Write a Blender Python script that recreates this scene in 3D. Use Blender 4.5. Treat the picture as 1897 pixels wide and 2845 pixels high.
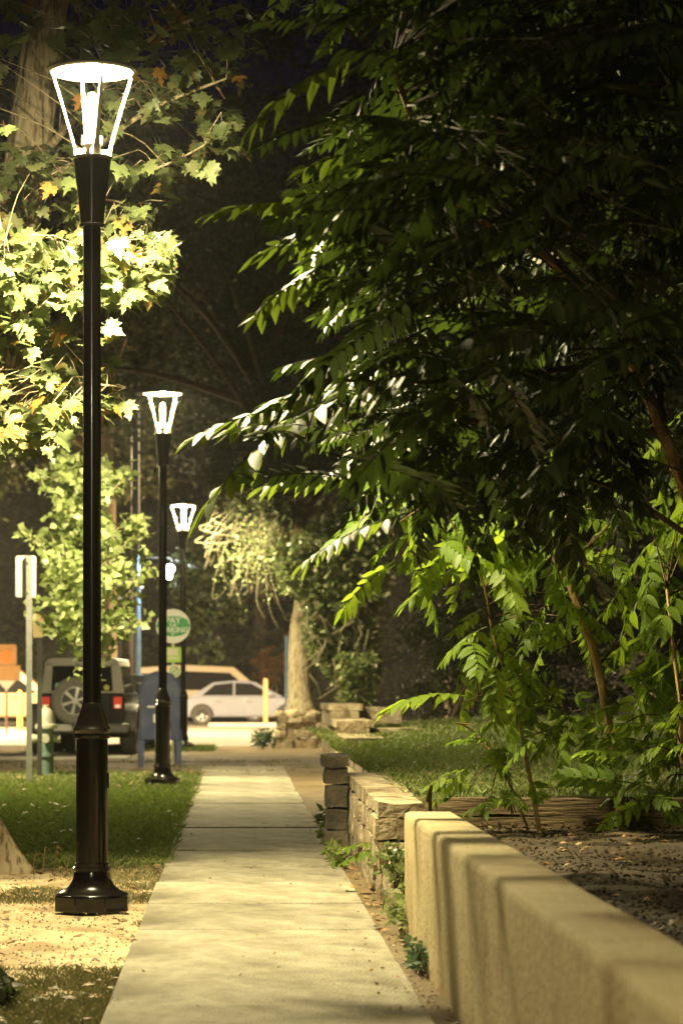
import bpy, math, random
import numpy as np
from mathutils import Vector, Matrix, noise

random.seed(7); rng = np.random.default_rng(7)
sc = bpy.context.scene
for o in list(bpy.data.objects): bpy.data.objects.remove(o)
C = sc.collection
R = math.radians; PI = math.pi

# ------------------------------------------------------------------ camera
CAM_H = 1.15
cam_d = bpy.data.cameras.new('camera'); cam = bpy.data.objects.new('camera', cam_d); C.objects.link(cam)
cam.location = (0, 0, CAM_H); cam.rotation_euler = (R(90), 0, 0)
cam_d.sensor_fit = 'VERTICAL'; cam_d.sensor_height = 36; cam_d.sensor_width = 24
cam_d.lens = 94.9; cam_d.shift_x = 0.1032; cam_d.shift_y = 0.1703
cam_d.clip_start = 0.1; cam_d.clip_end = 900
cam_d.dof.use_dof = True; cam_d.dof.focus_distance = 14.6; cam_d.dof.aperture_fstop = 4.5
sc.camera = cam

# ------------------------------------------------------------------ world: last blue of dusk
w = bpy.data.worlds.new('World'); sc.world = w; w.use_nodes = True
wn = w.node_tree; bg = wn.nodes['Background']
sky = wn.nodes.new('ShaderNodeTexSky'); sky.sky_type = 'NISHITA'; sky.sun_disc = False
sky.sun_elevation = R(-3.0); sky.sun_rotation = R(200); sky.ozone_density = 4.0
wn.links.new(sky.outputs[0], bg.inputs[0]); bg.inputs[1].default_value = 0.22

# ------------------------------------------------------------------ render settings
sc.view_settings.view_transform = 'Standard'; sc.view_settings.look = 'None'
sc.view_settings.exposure = 0.0; sc.view_settings.gamma = 1.0
sc.view_settings.use_curve_mapping = False
sc.cycles.use_denoising = True
sc.cycles.max_bounces = 6; sc.cycles.diffuse_bounces = 3; sc.cycles.glossy_bounces = 2
sc.cycles.transmission_bounces = 4; sc.cycles.transparent_max_bounces = 6
sc.cycles.sample_clamp_indirect = 4.0
sc.cycles.caustics_reflective = False; sc.cycles.caustics_refractive = False
sc.cycles.use_adaptive_sampling = False

LAMP_COL = (1.0, 0.85, 0.45)
LAMP_POINT = 520.0
LAMP_AREA = 1000.0

# ------------------------------------------------------------------ helpers
def P(vx, vy, Y):
    """where a point of the place stands at distance Y"""
    return Vector(((vx - 541.4) / 6199 * Y, Y, CAM_H - (vy - 1576.3) / 6199 * Y))

def link(o, parent=None):
    C.objects.link(o)
    if parent is not None: o.parent = parent
    return o

def tag(o, label=None, cat=None, group=None, kind=None):
    if label: o['label'] = label
    if cat: o['category'] = cat
    if group: o['group'] = group
    if kind: o['kind'] = kind
    return o

def empty(name, loc=(0, 0, 0), rz=0):
    o = bpy.data.objects.new(name, None); C.objects.link(o)
    o.location = loc; o.rotation_euler = (0, 0, rz); o.empty_display_size = .1
    return o

class MB:
    def __init__(s): s.v = []; s.f = []; s.m = []; s.mi = 0
    def add(s, vs, fs):
        b = len(s.v); s.v.extend([tuple(x) for x in vs])
        for f in fs: s.f.append(tuple(b + i for i in f)); s.m.append(s.mi)
        return s
    def box(s, x0, x1, y0, y1, z0, z1):
        return s.add([(x0,y0,z0),(x1,y0,z0),(x1,y1,z0),(x0,y1,z0),(x0,y0,z1),(x1,y0,z1),(x1,y1,z1),(x0,y1,z1)],
                     [(0,3,2,1),(4,5,6,7),(0,1,5,4),(1,2,6,5),(2,3,7,6),(3,0,4,7)])
    def lathe(s, prof, n=24, cx=0, cy=0, rot=0):
        vs = []; fs = []
        for r, z in prof:
            for i in range(n):
                a = 2*PI*i/n + rot; vs.append((cx + r*math.cos(a), cy + r*math.sin(a), z))
        for k in range(len(prof)-1):
            for i in range(n):
                j = (i+1) % n; fs.append((k*n+i, k*n+j, (k+1)*n+j, (k+1)*n+i))
        fs.append(tuple(range(n-1, -1, -1))); fs.append(tuple(range((len(prof)-1)*n, len(prof)*n)))
        return s.add(vs, fs)
    def tube(s, pts, rad, n=8, caps=True, wob=0.0):
        pts = [Vector(p) for p in pts]
        if not hasattr(rad, '__len__'): rad = [rad]*len(pts)
        vs = []; fs = []; prev = None
        for k, p in enumerate(pts):
            d = (pts[min(k+1, len(pts)-1)] - pts[max(k-1, 0)])
            if d.length < 1e-9: d = Vector((0,0,1))
            d.normalize()
            if prev is None:
                u = d.cross(Vector((0.13, 1, 0.07))) 
                if u.length < .1: u = d.cross(Vector((1,0,0)))
            else: u = prev - d*prev.dot(d)
            u.normalize(); prev = u; w_ = d.cross(u)
            for i in range(n):
                a = 2*PI*i/n
                r = rad[k]
                if wob: r *= 1 + wob*noise.noise(Vector((math.cos(a)*1.7, math.sin(a)*1.7, k*.37 + p.x*3)))
                vs.append(p + (u*math.cos(a) + w_*math.sin(a))*r)
        for k in range(len(pts)-1):
            for i in range(n):
                j = (i+1) % n; fs.append((k*n+i, k*n+j, (k+1)*n+j, (k+1)*n+i))
        if caps:
            fs.append(tuple(range(n-1, -1, -1))); fs.append(tuple(range((len(pts)-1)*n, len(pts)*n)))
        return s.add(vs, fs)
    def prism(s, poly, y0, y1):          # poly in x,z
        n = len(poly); vs = [(x, y0, z) for x, z in poly] + [(x, y1, z) for x, z in poly]
        fs = [tuple(range(n)), tuple(range(2*n-1, n-1, -1))]
        for i in range(n):
            j = (i+1) % n; fs.append((i, i+n, j+n, j))
        return s.add(vs, fs)
    def mesh(s, name, mats, smooth=True, angle=35):
        me = bpy.data.meshes.new(name); me.from_pydata(s.v, [], s.f); me.update()
        if not isinstance(mats, (list, tuple)): mats = [mats]
        for m in mats: me.materials.append(m)
        if len(mats) > 1: me.polygons.foreach_set('material_index', s.m)
        if smooth:
            me.polygons.foreach_set('use_smooth', [True]*len(me.polygons))
            try: me.set_sharp_from_angle(angle=R(angle))
            except Exception: pass
        return me
    def build(s, name, mats, parent=None, smooth=True, bevel=0, angle=35):
        o = bpy.data.objects.new(name, s.mesh(name, mats, smooth, angle)); link(o, parent)
        if bevel:
            b = o.modifiers.new('b', 'BEVEL'); b.width = bevel; b.segments = 2; b.limit_method = 'ANGLE'
        return o

def np_mesh(name, V, T, mat, smooth=False):
    """V (n,3) float, T (m,3) int triangles"""
    me = bpy.data.meshes.new(name)
    me.vertices.add(len(V)); me.vertices.foreach_set('co', np.asarray(V, np.float32).ravel())
    me.loops.add(len(T)*3); me.loops.foreach_set('vertex_index', np.asarray(T, np.int32).ravel())
    me.polygons.add(len(T)); me.polygons.foreach_set('loop_start', np.arange(0, len(T)*3, 3, dtype=np.int32))
    me.polygons.foreach_set('loop_total', np.full(len(T), 3, np.int32))
    if smooth: me.polygons.foreach_set('use_smooth', np.ones(len(T), bool))
    me.update(calc_edges=True); me.materials.append(mat)
    return me

# ------------------------------------------------------------------ materials
def new_mat(name):
    m = bpy.data.materials.new(name); m.use_nodes = True
    return m, m.node_tree, m.node_tree.nodes['Principled BSDF']

def mat(name, col, col2=None, rough=.6, scale=4, metal=0, bump=0, bscale=30, spec=.5, detail=6, coat=0, contrast=(.35,.65), stretch=None, rnd=0.0, col3=None, scale3=1.3):
    m, nt, b = new_mat(name); N = nt.nodes; L = nt.links
    b.inputs['Roughness'].default_value = rough; b.inputs['Metallic'].default_value = metal
    b.inputs['Specular IOR Level'].default_value = spec
    b.inputs['Coat Weight'].default_value = coat; b.inputs['Coat Roughness'].default_value = .08
    tc = N.new('ShaderNodeTexCoord'); mp = N.new('ShaderNodeMapping'); L.new(tc.outputs['Object'], mp.inputs[0])
    if stretch: mp.inputs['Scale'].default_value = stretch
    out = None
    if col2:
        n = N.new('ShaderNodeTexNoise'); n.inputs['Scale'].default_value = scale; n.inputs['Detail'].default_value = detail
        n.inputs['Roughness'].default_value = .62
        L.new(mp.outputs[0], n.inputs[0])
        r = N.new('ShaderNodeValToRGB'); r.color_ramp.elements[0].position = contrast[0]; r.color_ramp.elements[1].position = contrast[1]
        r.color_ramp.elements[0].color = (*col, 1); r.color_ramp.elements[1].color = (*col2, 1)
        L.new(n.outputs[0], r.inputs[0]); out = r.outputs[0]
        if col3:
            n3 = N.new('ShaderNodeTexNoise'); n3.inputs['Scale'].default_value = scale3; n3.inputs['Detail'].default_value = 4
            L.new(mp.outputs[0], n3.inputs[0])
            r3 = N.new('ShaderNodeValToRGB'); r3.color_ramp.elements[0].position = .5; r3.color_ramp.elements[1].position = .66
            L.new(n3.outputs[0], r3.inputs[0])
            mx = N.new('ShaderNodeMix'); mx.data_type = 'RGBA'
            L.new(r3.outputs[0], mx.inputs[0]); L.new(out, mx.inputs[6]); mx.inputs[7].default_value = (*col3, 1)
            out = mx.outputs[2]
    if rnd:
        oi = N.new('ShaderNodeObjectInfo'); hs = N.new('ShaderNodeHueSaturation')
        mr = N.new('ShaderNodeMapRange'); mr.inputs[3].default_value = 1-rnd; mr.inputs[4].default_value = 1+rnd
        L.new(oi.outputs['Random'], mr.inputs[0]); L.new(mr.outputs[0], hs.inputs['Value'])
        if out: L.new(out, hs.inputs['Color'])
        else: hs.inputs['Color'].default_value = (*col, 1)
        out = hs.outputs[0]
    if out: L.new(out, b.inputs['Base Color'])
    else: b.inputs['Base Color'].default_value = (*col, 1)
    if bump:
        n2 = N.new('ShaderNodeTexNoise'); n2.inputs['Scale'].default_value = bscale; n2.inputs['Detail'].default_value = 8
        L.new(mp.outputs[0], n2.inputs[0]); bp = N.new('ShaderNodeBump'); bp.inputs['Strength'].default_value = bump
        bp.inputs['Distance'].default_value = .02
        L.new(n2.outputs[0], bp.inputs['Height']); L.new(bp.outputs[0], b.inputs['Normal'])
    return m

def leaf_mat(name, cols, tcol, trans=.45, rough=.35, island=False, spec=.5):
    """cols: list of (pos, colour) picked at random per leaf"""
    m, nt, b = new_mat(name); N = nt.nodes; L = nt.links
    src = N.new('ShaderNodeNewGeometry').outputs['Random Per Island'] if island else N.new('ShaderNodeObjectInfo').outputs['Random']
    r = N.new('ShaderNodeValToRGB'); r.color_ramp.interpolation = 'LINEAR'
    els = r.color_ramp.elements
    while len(els) < len(cols): els.new(.5)
    for e, (p, c) in zip(els, cols): e.position = p; e.color = (*c, 1)
    L.new(src, r.inputs[0]); L.new(r.outputs[0], b.inputs['Base Color'])
    b.inputs['Roughness'].default_value = rough; b.inputs['Specular IOR Level'].default_value = spec
    t = N.new('ShaderNodeBsdfTranslucent')
    mm = N.new('ShaderNodeMix'); mm.data_type = 'RGBA'; mm.blend_type = 'MULTIPLY'; mm.inputs[0].default_value = 0
    mx = N.new('ShaderNodeMix'); mx.data_type = 'RGBA'; mx.inputs[0].default_value = .55
    L.new(r.outputs[0], mx.inputs[6]); mx.inputs[7].default_value = (*tcol, 1); L.new(mx.outputs[2], t.inputs[0])
    ms = N.new('ShaderNodeMixShader'); ms.inputs[0].default_value = trans
    L.new(b.outputs[0], ms.inputs[1]); L.new(t.outputs[0], ms.inputs[2])
    L.new(ms.outputs[0], N['Material Output'].inputs[0])
    return m

def emit_mat(name, col, strength):
    m, nt, b = new_mat(name); b.inputs['Base Color'].default_value = (*col, 1)
    b.inputs['Emission Color'].default_value = (*col, 1); b.inputs['Emission Strength'].default_value = strength
    m.cycles.emission_sampling = 'NONE'
    return m

M = {}
M['concrete'] = mat('concrete', (.19,.165,.11), (.39,.36,.275), .9, 4.5, bump=1.0, bscale=70, rnd=.14, col3=(.15,.13,.085), scale3=2.0, stretch=(1,.5,1), detail=15, contrast=(.3,.62))
M['wall_concrete'] = mat('wall_concrete', (.46,.37,.18), (.62,.52,.31), .9, 14, bump=.8, bscale=55, col3=(.30,.20,.09), scale3=1.3, stretch=(1,1,.75), contrast=(.25,.75), detail=12)
M['rock'] = mat('rock', (.26,.20,.12), (.46,.39,.27), .92, 9, bump=1.0, bscale=26, rnd=.16, col3=(.15,.11,.06), scale3=5, contrast=(.4,.6))
M['dark_shade_rock'] = mat('dark_shade_rock', (.045,.036,.025), (.12,.10,.07), .9, 9, bump=1.0, bscale=26, rnd=.25)  # dark colour holds the shade on the gate pillar
M['soil'] = mat('soil', (.026,.017,.008), (.06,.04,.018), .95, 5, bump=1.0, bscale=30, col3=(.025,.016,.009), scale3=2)
M['dirt'] = mat('dirt', (.36,.28,.16), (.52,.43,.27), .95, 3.5, bump=.7, bscale=40, col3=(.26,.19,.10), scale3=2.5)
M['turf'] = mat('turf', (.045,.075,.016), (.08,.115,.03), .95, 5, bump=.8, bscale=60, col3=(.09,.075,.03), scale3=1.8)
M['drive'] = mat('drive', (.11,.075,.035), (.19,.135,.065), .9, 3, bump=.5, bscale=30, col3=(.075,.052,.024), scale3=1.5)
M['road'] = mat('road', (.22,.20,.16), (.28,.25,.20), .8, 1.5, bump=.3, bscale=30)
M['kerb'] = mat('kerb', (.40,.37,.30), (.5,.46,.38), .85, 4, rnd=.06)
M['black_paint'] = mat('black_paint', (.008,.006,.005), rough=.2, spec=.35, coat=.25)
M['lamp_metal'] = mat('lamp_metal', (.55,.54,.50), rough=.3, metal=.3)
M['bulb'] = emit_mat('bulb', (1,.93,.70), 40)
M['white_lamp'] = emit_mat('white_lamp', (.9,.96,1.0), 45)
M['galv'] = mat('galv', (.42,.43,.42), (.56,.56,.54), .45, 8, metal=.4)
M['sign_back'] = mat('sign_back', (.72,.72,.70), (.80,.80,.78), .35, 6)
M['dark_metal'] = mat('dark_metal', (.03,.03,.025), rough=.4)
M['blue_metal'] = mat('blue_metal', (.09,.15,.22), (.14,.21,.28), .4, 6)
M['brown_wood'] = mat('brown_wood', (.12,.065,.03), (.19,.11,.05), .8, 5, stretch=(4,4,.5), bump=.4)
M['timber'] = mat('timber', (.07,.05,.03), (.15,.11,.065), .85, 5, stretch=(.5,4,4), bump=.7, bscale=14, spec=.12)
M['bark'] = mat('bark', (.16,.12,.075), (.30,.24,.16), .9, 7, stretch=(3,3,.55), bump=1.0, bscale=9, spec=.12)
M['pale_bark'] = mat('pale_bark', (.16,.12,.07), (.42,.35,.24), .9, 9, stretch=(3,3,.6), bump=1.0, bscale=7, contrast=(.38,.52), spec=.12)
M['sapling_bark'] = mat('sapling_bark', (.13,.075,.035), (.24,.14,.06), .7, 12, stretch=(2,2,.5), bump=.4, spec=.12)
M['stem_bark'] = mat('stem_bark', (.26,.17,.08), (.46,.32,.16), .75, 10, stretch=(2,2,.5), bump=.5, spec=.12)
M['twig'] = mat('twig', (.07,.05,.028), (.11,.08,.045), .85, 8, spec=.12)
M['pale_vine'] = mat('pale_vine', (.17,.15,.09), (.26,.23,.14), .8, 8)
M['black_car'] = mat('black_car', (.010,.010,.010), rough=.2, coat=.8)
M['silver_car'] = mat('silver_car', (.40,.42,.50), rough=.25, metal=.5, coat=.6)
M['cream_car'] = mat('cream_car', (.50,.42,.30), rough=.3, coat=.6)
M['tan_car'] = mat('tan_car', (.34,.26,.15), rough=.35, coat=.4)
M['grey_top'] = mat('grey_top', (.46,.44,.38), (.52,.50,.44), .5, 8)
M['plastic'] = mat('plastic', (.16,.155,.14), rough=.5)
M['glass'] = mat('car_glass', (.012,.012,.012), rough=.06, spec=.8)
M['tyre'] = mat('tyre', (.05,.047,.042), (.08,.075,.065), .85, 20, bump=.4)
M['pale_tyre'] = mat('pale_tyre', (.28,.27,.24), (.36,.34,.30), .85, 20, bump=.4)  # paler copy of the tyre, for the spare wheel
M['rim'] = mat('rim', (.78,.77,.74), rough=.3, metal=.1)
M['red_light'] = emit_mat('red_light', (.75,.05,.02), .35)
M['pale_light'] = emit_mat('pale_light', (.9,.75,.5), .6)
M['amber_light'] = emit_mat('amber_light', (1,.35,.05), .8)
M['mail_blue'] = mat('mail_blue', (.018,.026,.085), (.034,.045,.11), .5, 5, contrast=(.3,.7), col3=(.05,.062,.12), scale3=3)
M['decal'] = mat('decal', (.55,.58,.55), rough=.5)
M['hydrant_body'] = mat('hydrant_body', (.13,.20,.18), (.20,.27,.24), .5, 8)
M['hydrant_cap'] = mat('hydrant_cap', (.48,.47,.38), (.56,.55,.46), .5, 8)
M['orange_sign'] = mat('orange_sign', (.46,.25,.10), (.52,.32,.15), .5, 6)
M['orange_mark'] = mat('orange_mark', (.75,.26,.06), rough=.5)
M['white_sign'] = mat('white_sign', (.78,.78,.72), rough=.45)
M['green_sign'] = mat('green_sign', (.02,.30,.07), rough=.45)
M['lime_sign'] = mat('lime_sign', (.38,.60,.10), rough=.45)
M['cream_sign'] = mat('cream_sign', (.66,.64,.44), rough=.45)
M['yellow_post'] = mat('yellow_post', (.75,.50,.08), rough=.5)
M['orange_post'] = mat('orange_post', (.85,.42,.15), rough=.5)
M['sticker_cyan'] = mat('sticker_cyan', (.25,.65,.55), rough=.5)
M['sticker_yellow'] = mat('sticker_yellow', (.65,.62,.12), rough=.5)
M['stone_pale'] = mat('stone_pale', (.50,.42,.28), (.62,.54,.40), .8, 6, rnd=.15)
M['wall_far'] = mat('wall_far', (.30,.2,.1), (.36,.26,.14), .8, 3)

M['maple_leaf'] = leaf_mat('maple_leaf', [(0,(.08,.105,.04)),(.55,(.12,.15,.06)),(.85,(.16,.175,.075)),(.95,(.24,.15,.035)),(1,(.26,.10,.02))], (.27,.34,.10), .32, .5)
M['maple_mass'] = leaf_mat('maple_mass', [(0,(.08,.105,.04)),(.55,(.12,.15,.06)),(.85,(.16,.175,.075)),(.95,(.24,.15,.035)),(1,(.26,.10,.02))], (.27,.34,.10), .32, .5, island=True)
M['frond'] = leaf_mat('frond', [(0,(.015,.022,.006)),(.6,(.024,.035,.009)),(1,(.036,.05,.013))], (.08,.13,.015), .32, .46, spec=.35)  # canopy shade put into a darker leaf colour
M['lit_edge_frond'] = leaf_mat('lit_edge_frond', [(0,(.03,.045,.010)),(.6,(.042,.066,.014)),(1,(.06,.09,.02))], (.30,.42,.035), .45, .40, spec=.4)  # lit copy of the canopy leaf, lamplight put into its colour
M['young_frond'] = leaf_mat('young_frond', [(0,(.07,.12,.014)),(.6,(.10,.165,.02)),(1,(.14,.20,.028))], (.44,.60,.04), .5, .5, spec=.22)
M['pear_leaf'] = leaf_mat('pear_leaf', [(0,(.19,.24,.09)),(.6,(.29,.34,.14)),(1,(.40,.44,.22))], (.30,.42,.09), .35, .4, island=True)
M['dark_leaf'] = leaf_mat('dark_leaf', [(0,(.022,.030,.010)),(.6,(.040,.050,.017)),(1,(.06,.065,.022))], (.06,.09,.02), .25, .6, island=True, spec=.3)
M['conifer'] = leaf_mat('conifer', [(0,(.045,.055,.025)),(.6,(.075,.085,.038)),(1,(.11,.11,.05))], (.05,.07,.02), .2, .7, island=True, spec=.2)
M['ivy_leaf'] = leaf_mat('ivy_leaf', [(0,(.07,.11,.03)),(.5,(.18,.22,.09)),(1,(.42,.42,.27))], (.24,.34,.07), .3, .22, island=True, spec=.7)
M['orange_lit_leaf'] = leaf_mat('orange_lit_leaf', [(0,(.15,.07,.015)),(.6,(.24,.12,.02)),(1,(.12,.09,.03))], (.3,.14,.02), .3, .6, island=True)  # orange light put into the leaf colour
M['grass'] = leaf_mat('grass', [(0,(.09,.13,.025)),(.55,(.15,.19,.045)),(1,(.26,.25,.12))], (.20,.30,.04), .3, .5, island=True)
M['dry_grass'] = leaf_mat('dry_grass', [(0,(.07,.09,.03)),(.6,(.16,.15,.07)),(1,(.28,.22,.11))], (.16,.18,.05), .25, .6, island=True)
M['litter'] = leaf_mat('litter', [(0,(.10,.055,.02)),(.5,(.20,.13,.05)),(.85,(.36,.27,.13)),(1,(.42,.17,.03))], (.2,.12,.04), .15, .6, island=True)
M['soil_bits'] = leaf_mat('soil_bits', [(0,(.014,.009,.005)),(.8,(.04,.027,.013)),(1,(.10,.07,.03))], (.05,.03,.01), .05, .9, island=True, spec=.1)
M['bluish_shrub'] = leaf_mat('bluish_shrub', [(0,(.07,.13,.07)),(1,(.13,.20,.11))], (.1,.2,.06), .25, .5, island=True)

# ------------------------------------------------------------------ leaf clouds
def cloud(centres, size, mat_, name, jitter=.35, aspect=.62, flat=.35, droop=0.0, direction=None):
    """leaf-sized folded blades, one at every centre"""
    c = np.asarray(centres, float); n = len(c)
    d = rng.normal(size=(n,3)); d[:,2] = d[:,2]*(.6) - droop
    if direction is not None: d = d*.45 + np.asarray(direction)
    d /= np.linalg.norm(d, axis=1)[:,None]
    u = rng.normal(size=(n,3)); u[:,2] += flat*2
    s = np.cross(d, u); s /= np.linalg.norm(s, axis=1)[:,None] + 1e-9
    nn = np.cross(s, d)
    L = size*(1 + jitter*(rng.random(n)*2-1))[:,None]; W = L*aspect*.5
    tip = c + d*L; mid = c + d*L*.42 + nn*(-.06)*L
    a = c + d*L*.4 + s*W; b = c + d*L*.4 - s*W
    V = np.stack([c, a, mid, b, tip], 1).reshape(-1,3)
    base = (np.arange(n)*5)[:,None]
    T = np.concatenate([base+np.array([0,1,2]), base+np.array([2,1,4]), base+np.array([0,2,3]), base+np.array([2,4,3])], 1).reshape(-1,3)
    return np_mesh(name, V, T, mat_)

def in_ellipsoid(n, c, r, shell=.45):
    p = rng.normal(size=(n,3)); p /= np.linalg.norm(p, axis=1)[:,None]
    rad = (shell + (1-shell)*rng.random(n))[:,None]
    return np.asarray(c) + p*rad*np.asarray(r)

def clumps(n, c, r, k, cr, shell=.4):
    """n points in k clumps spread through an ellipsoid"""
    cc = in_ellipsoid(k, c, r, shell)
    idx = rng.integers(0, k, n)
    sz = (cr*(.6+.8*rng.random(k)))[idx][:,None]
    return cc[idx] + rng.normal(size=(n,3))*sz*np.array([.55,.55,.38])

def smooth_path(pts, k=6):
    pts = [Vector(p) for p in pts]; out = []
    for i in range(len(pts)-1):
        p0 = pts[max(i-1,0)]; p1 = pts[i]; p2 = pts[i+1]; p3 = pts[min(i+2,len(pts)-1)]
        for j in range(k):
            t = j/k
            out.append(.5*((2*p1) + (p2-p0)*t + (2*p0-5*p1+4*p2-p3)*t*t + (3*p1-p0-3*p2+p3)*t**3))
    out.append(pts[-1]); return out

def branch(mb, pts, r0, r1, n=7, k=5, wob=.12, jit=0.0):
    sp = smooth_path(pts, k)
    if jit: sp = [p + Vector((random.gauss(0,jit), random.gauss(0,jit), random.gauss(0,jit))) if 0 < i < len(sp)-1 else p for i, p in enumerate(sp)]
    m = len(sp)-1
    mb.tube(sp, [r0+(r1-r0)*(i/m) for i in range(m+1)], n, wob=wob)
    return sp

# ------------------------------------------------------------------ GROUND
def sheet(name, x0, x1, y0, y1, z, m, nx=1, ny=1, amp=0, parent=None):
    vs = []; fs = []
    for j in range(ny+1):
        for i in range(nx+1):
            x = x0+(x1-x0)*i/nx; y = y0+(y1-y0)*j/ny
            e = 0 if (i in (0,nx) or j in (0,ny)) else 1
            vs.append((x, y, z + e*amp*(noise.noise(Vector((x*1.7, y*1.7, z))) + .5*noise.noise(Vector((x*5, y*5, 3))))))
    for j in range(ny):
        for i in range(nx):
            a = j*(nx+1)+i; fs.append((a, a+1, a+nx+2, a+nx+1))
    mb = MB(); mb.add(vs, fs)
    return tag(mb.build(name, m, parent), kind='structure')

sheet('ground', -300, 300, -60, 600, -.16, M['soil'])
sheet('dirt_verge', -3.6, -.47, 3, 17.6, -.035, M['dirt'], 60, 200, .03)
sheet('near_lawn', -5.0, -.47, 17.6, 36.2, -.035, M['turf'], 60, 160, .03)
sheet('earth_verge', -9, 1.2, 36.2, 42.5, -.04, M['drive'], 30, 20, .015)
sheet('driveway', -9, 14, 42.5, 53.0, -.03, M['drive'], 4, 4)
sheet('cross_street', -60, 60, 53.2, 98, -.10, M['road'])
sheet('far_verge', -60, 60, 98.0, 130, -.02, M['turf'])
mb = MB(); mb.box(-60, 60, 53.0, 53.2, -.16, .0)
tag(mb.build('street_kerb', M['kerb'], bevel=.01), kind='structure')
mb = MB(); mb.box(-9, -1.75, 43.3, 45.0, -.06, .0)
tag(mb.build('crossing_walk', M['kerb'], bevel=.01), kind='structure')
sheet('lamp_lawn', -2.6, -.35, 49.0, 52.95, -.015, M['turf'], 20, 20, .01)
# right side: soil bed behind the concrete wall, raised lawn beyond the timber
sheet('planting_bed', .99, 9, 4, 15.6, .33, M['soil'], 90, 120, .05)

def lawn_z(x, y):
    z = .50
    if y > 25: z += .20*(1-math.exp(-((y-25)/5)**2))*(1/(1+math.exp(-(x-2.2)*1.5)))
    return z
vs = []; fs = []; nx, ny = 60, 80
for j in range(ny+1):
    for i in range(nx+1):
        y = 15.75+24*j/ny; xe = .98 if y < 19.4 else 1.34; x = xe+(11.98-xe)*i/nx
        vs.append((x, y, lawn_z(x,y) + .012*noise.noise(Vector((x*3,y*3,0)))))
for j in range(ny):
    for i in range(nx): a = j*(nx+1)+i; fs.append((a,a+1,a+nx+2,a+nx+1))
mb = MB(); mb.add(vs, fs)
n0 = len(mb.v)
mb.add([(1.33,19.4,-.1),(1.33,39.75,-.1),(1.33,39.75,.52),(1.33,19.4,.52),(.98,19.38,-.1),(.98,19.38,.5),(1.34,19.38,-.1),(1.34,19.38,.5)], [(0,1,2,3),(4,6,7,5)])
tag(mb.build('raised_lawn', M['turf']), kind='structure')

# pavement of single slabs
walk = empty('pavement', (0,0,0)); tag(walk, kind='structure')
L0 = 1.53
smb = MB(); smb.box(-.465, .68, .006, L0-.006, -.12, 0.0)
slab_me = None
sheet('wall_foot', .675, .80, 3, 12.6, -.012, M['drive'], 4, 90, .012)
sheet('gutter_soil', .675, 1.3, 12.6, 42, -.015, M['drive'], 8, 160, .02)
k = 0
for i in range(-5, 19):
    y = 9.75 + i*L0
    if y > 37.6: break
    o = smb.build('slab', M['concrete'], walk, bevel=.008) if slab_me is None else bpy.data.objects.new('slab', slab_me)
    if slab_me is None: slab_me = o.data
    else:
        link(o, walk); b = o.modifiers.new('b','BEVEL'); b.width=.008; b.segments=2; b.limit_method='ANGLE'
    o.location = (random.gauss(0,.003), y, random.gauss(0,.004)); o.rotation_euler = (random.gauss(0,.0012), random.gauss(0,.0012), random.gauss(0,.001))

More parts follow.
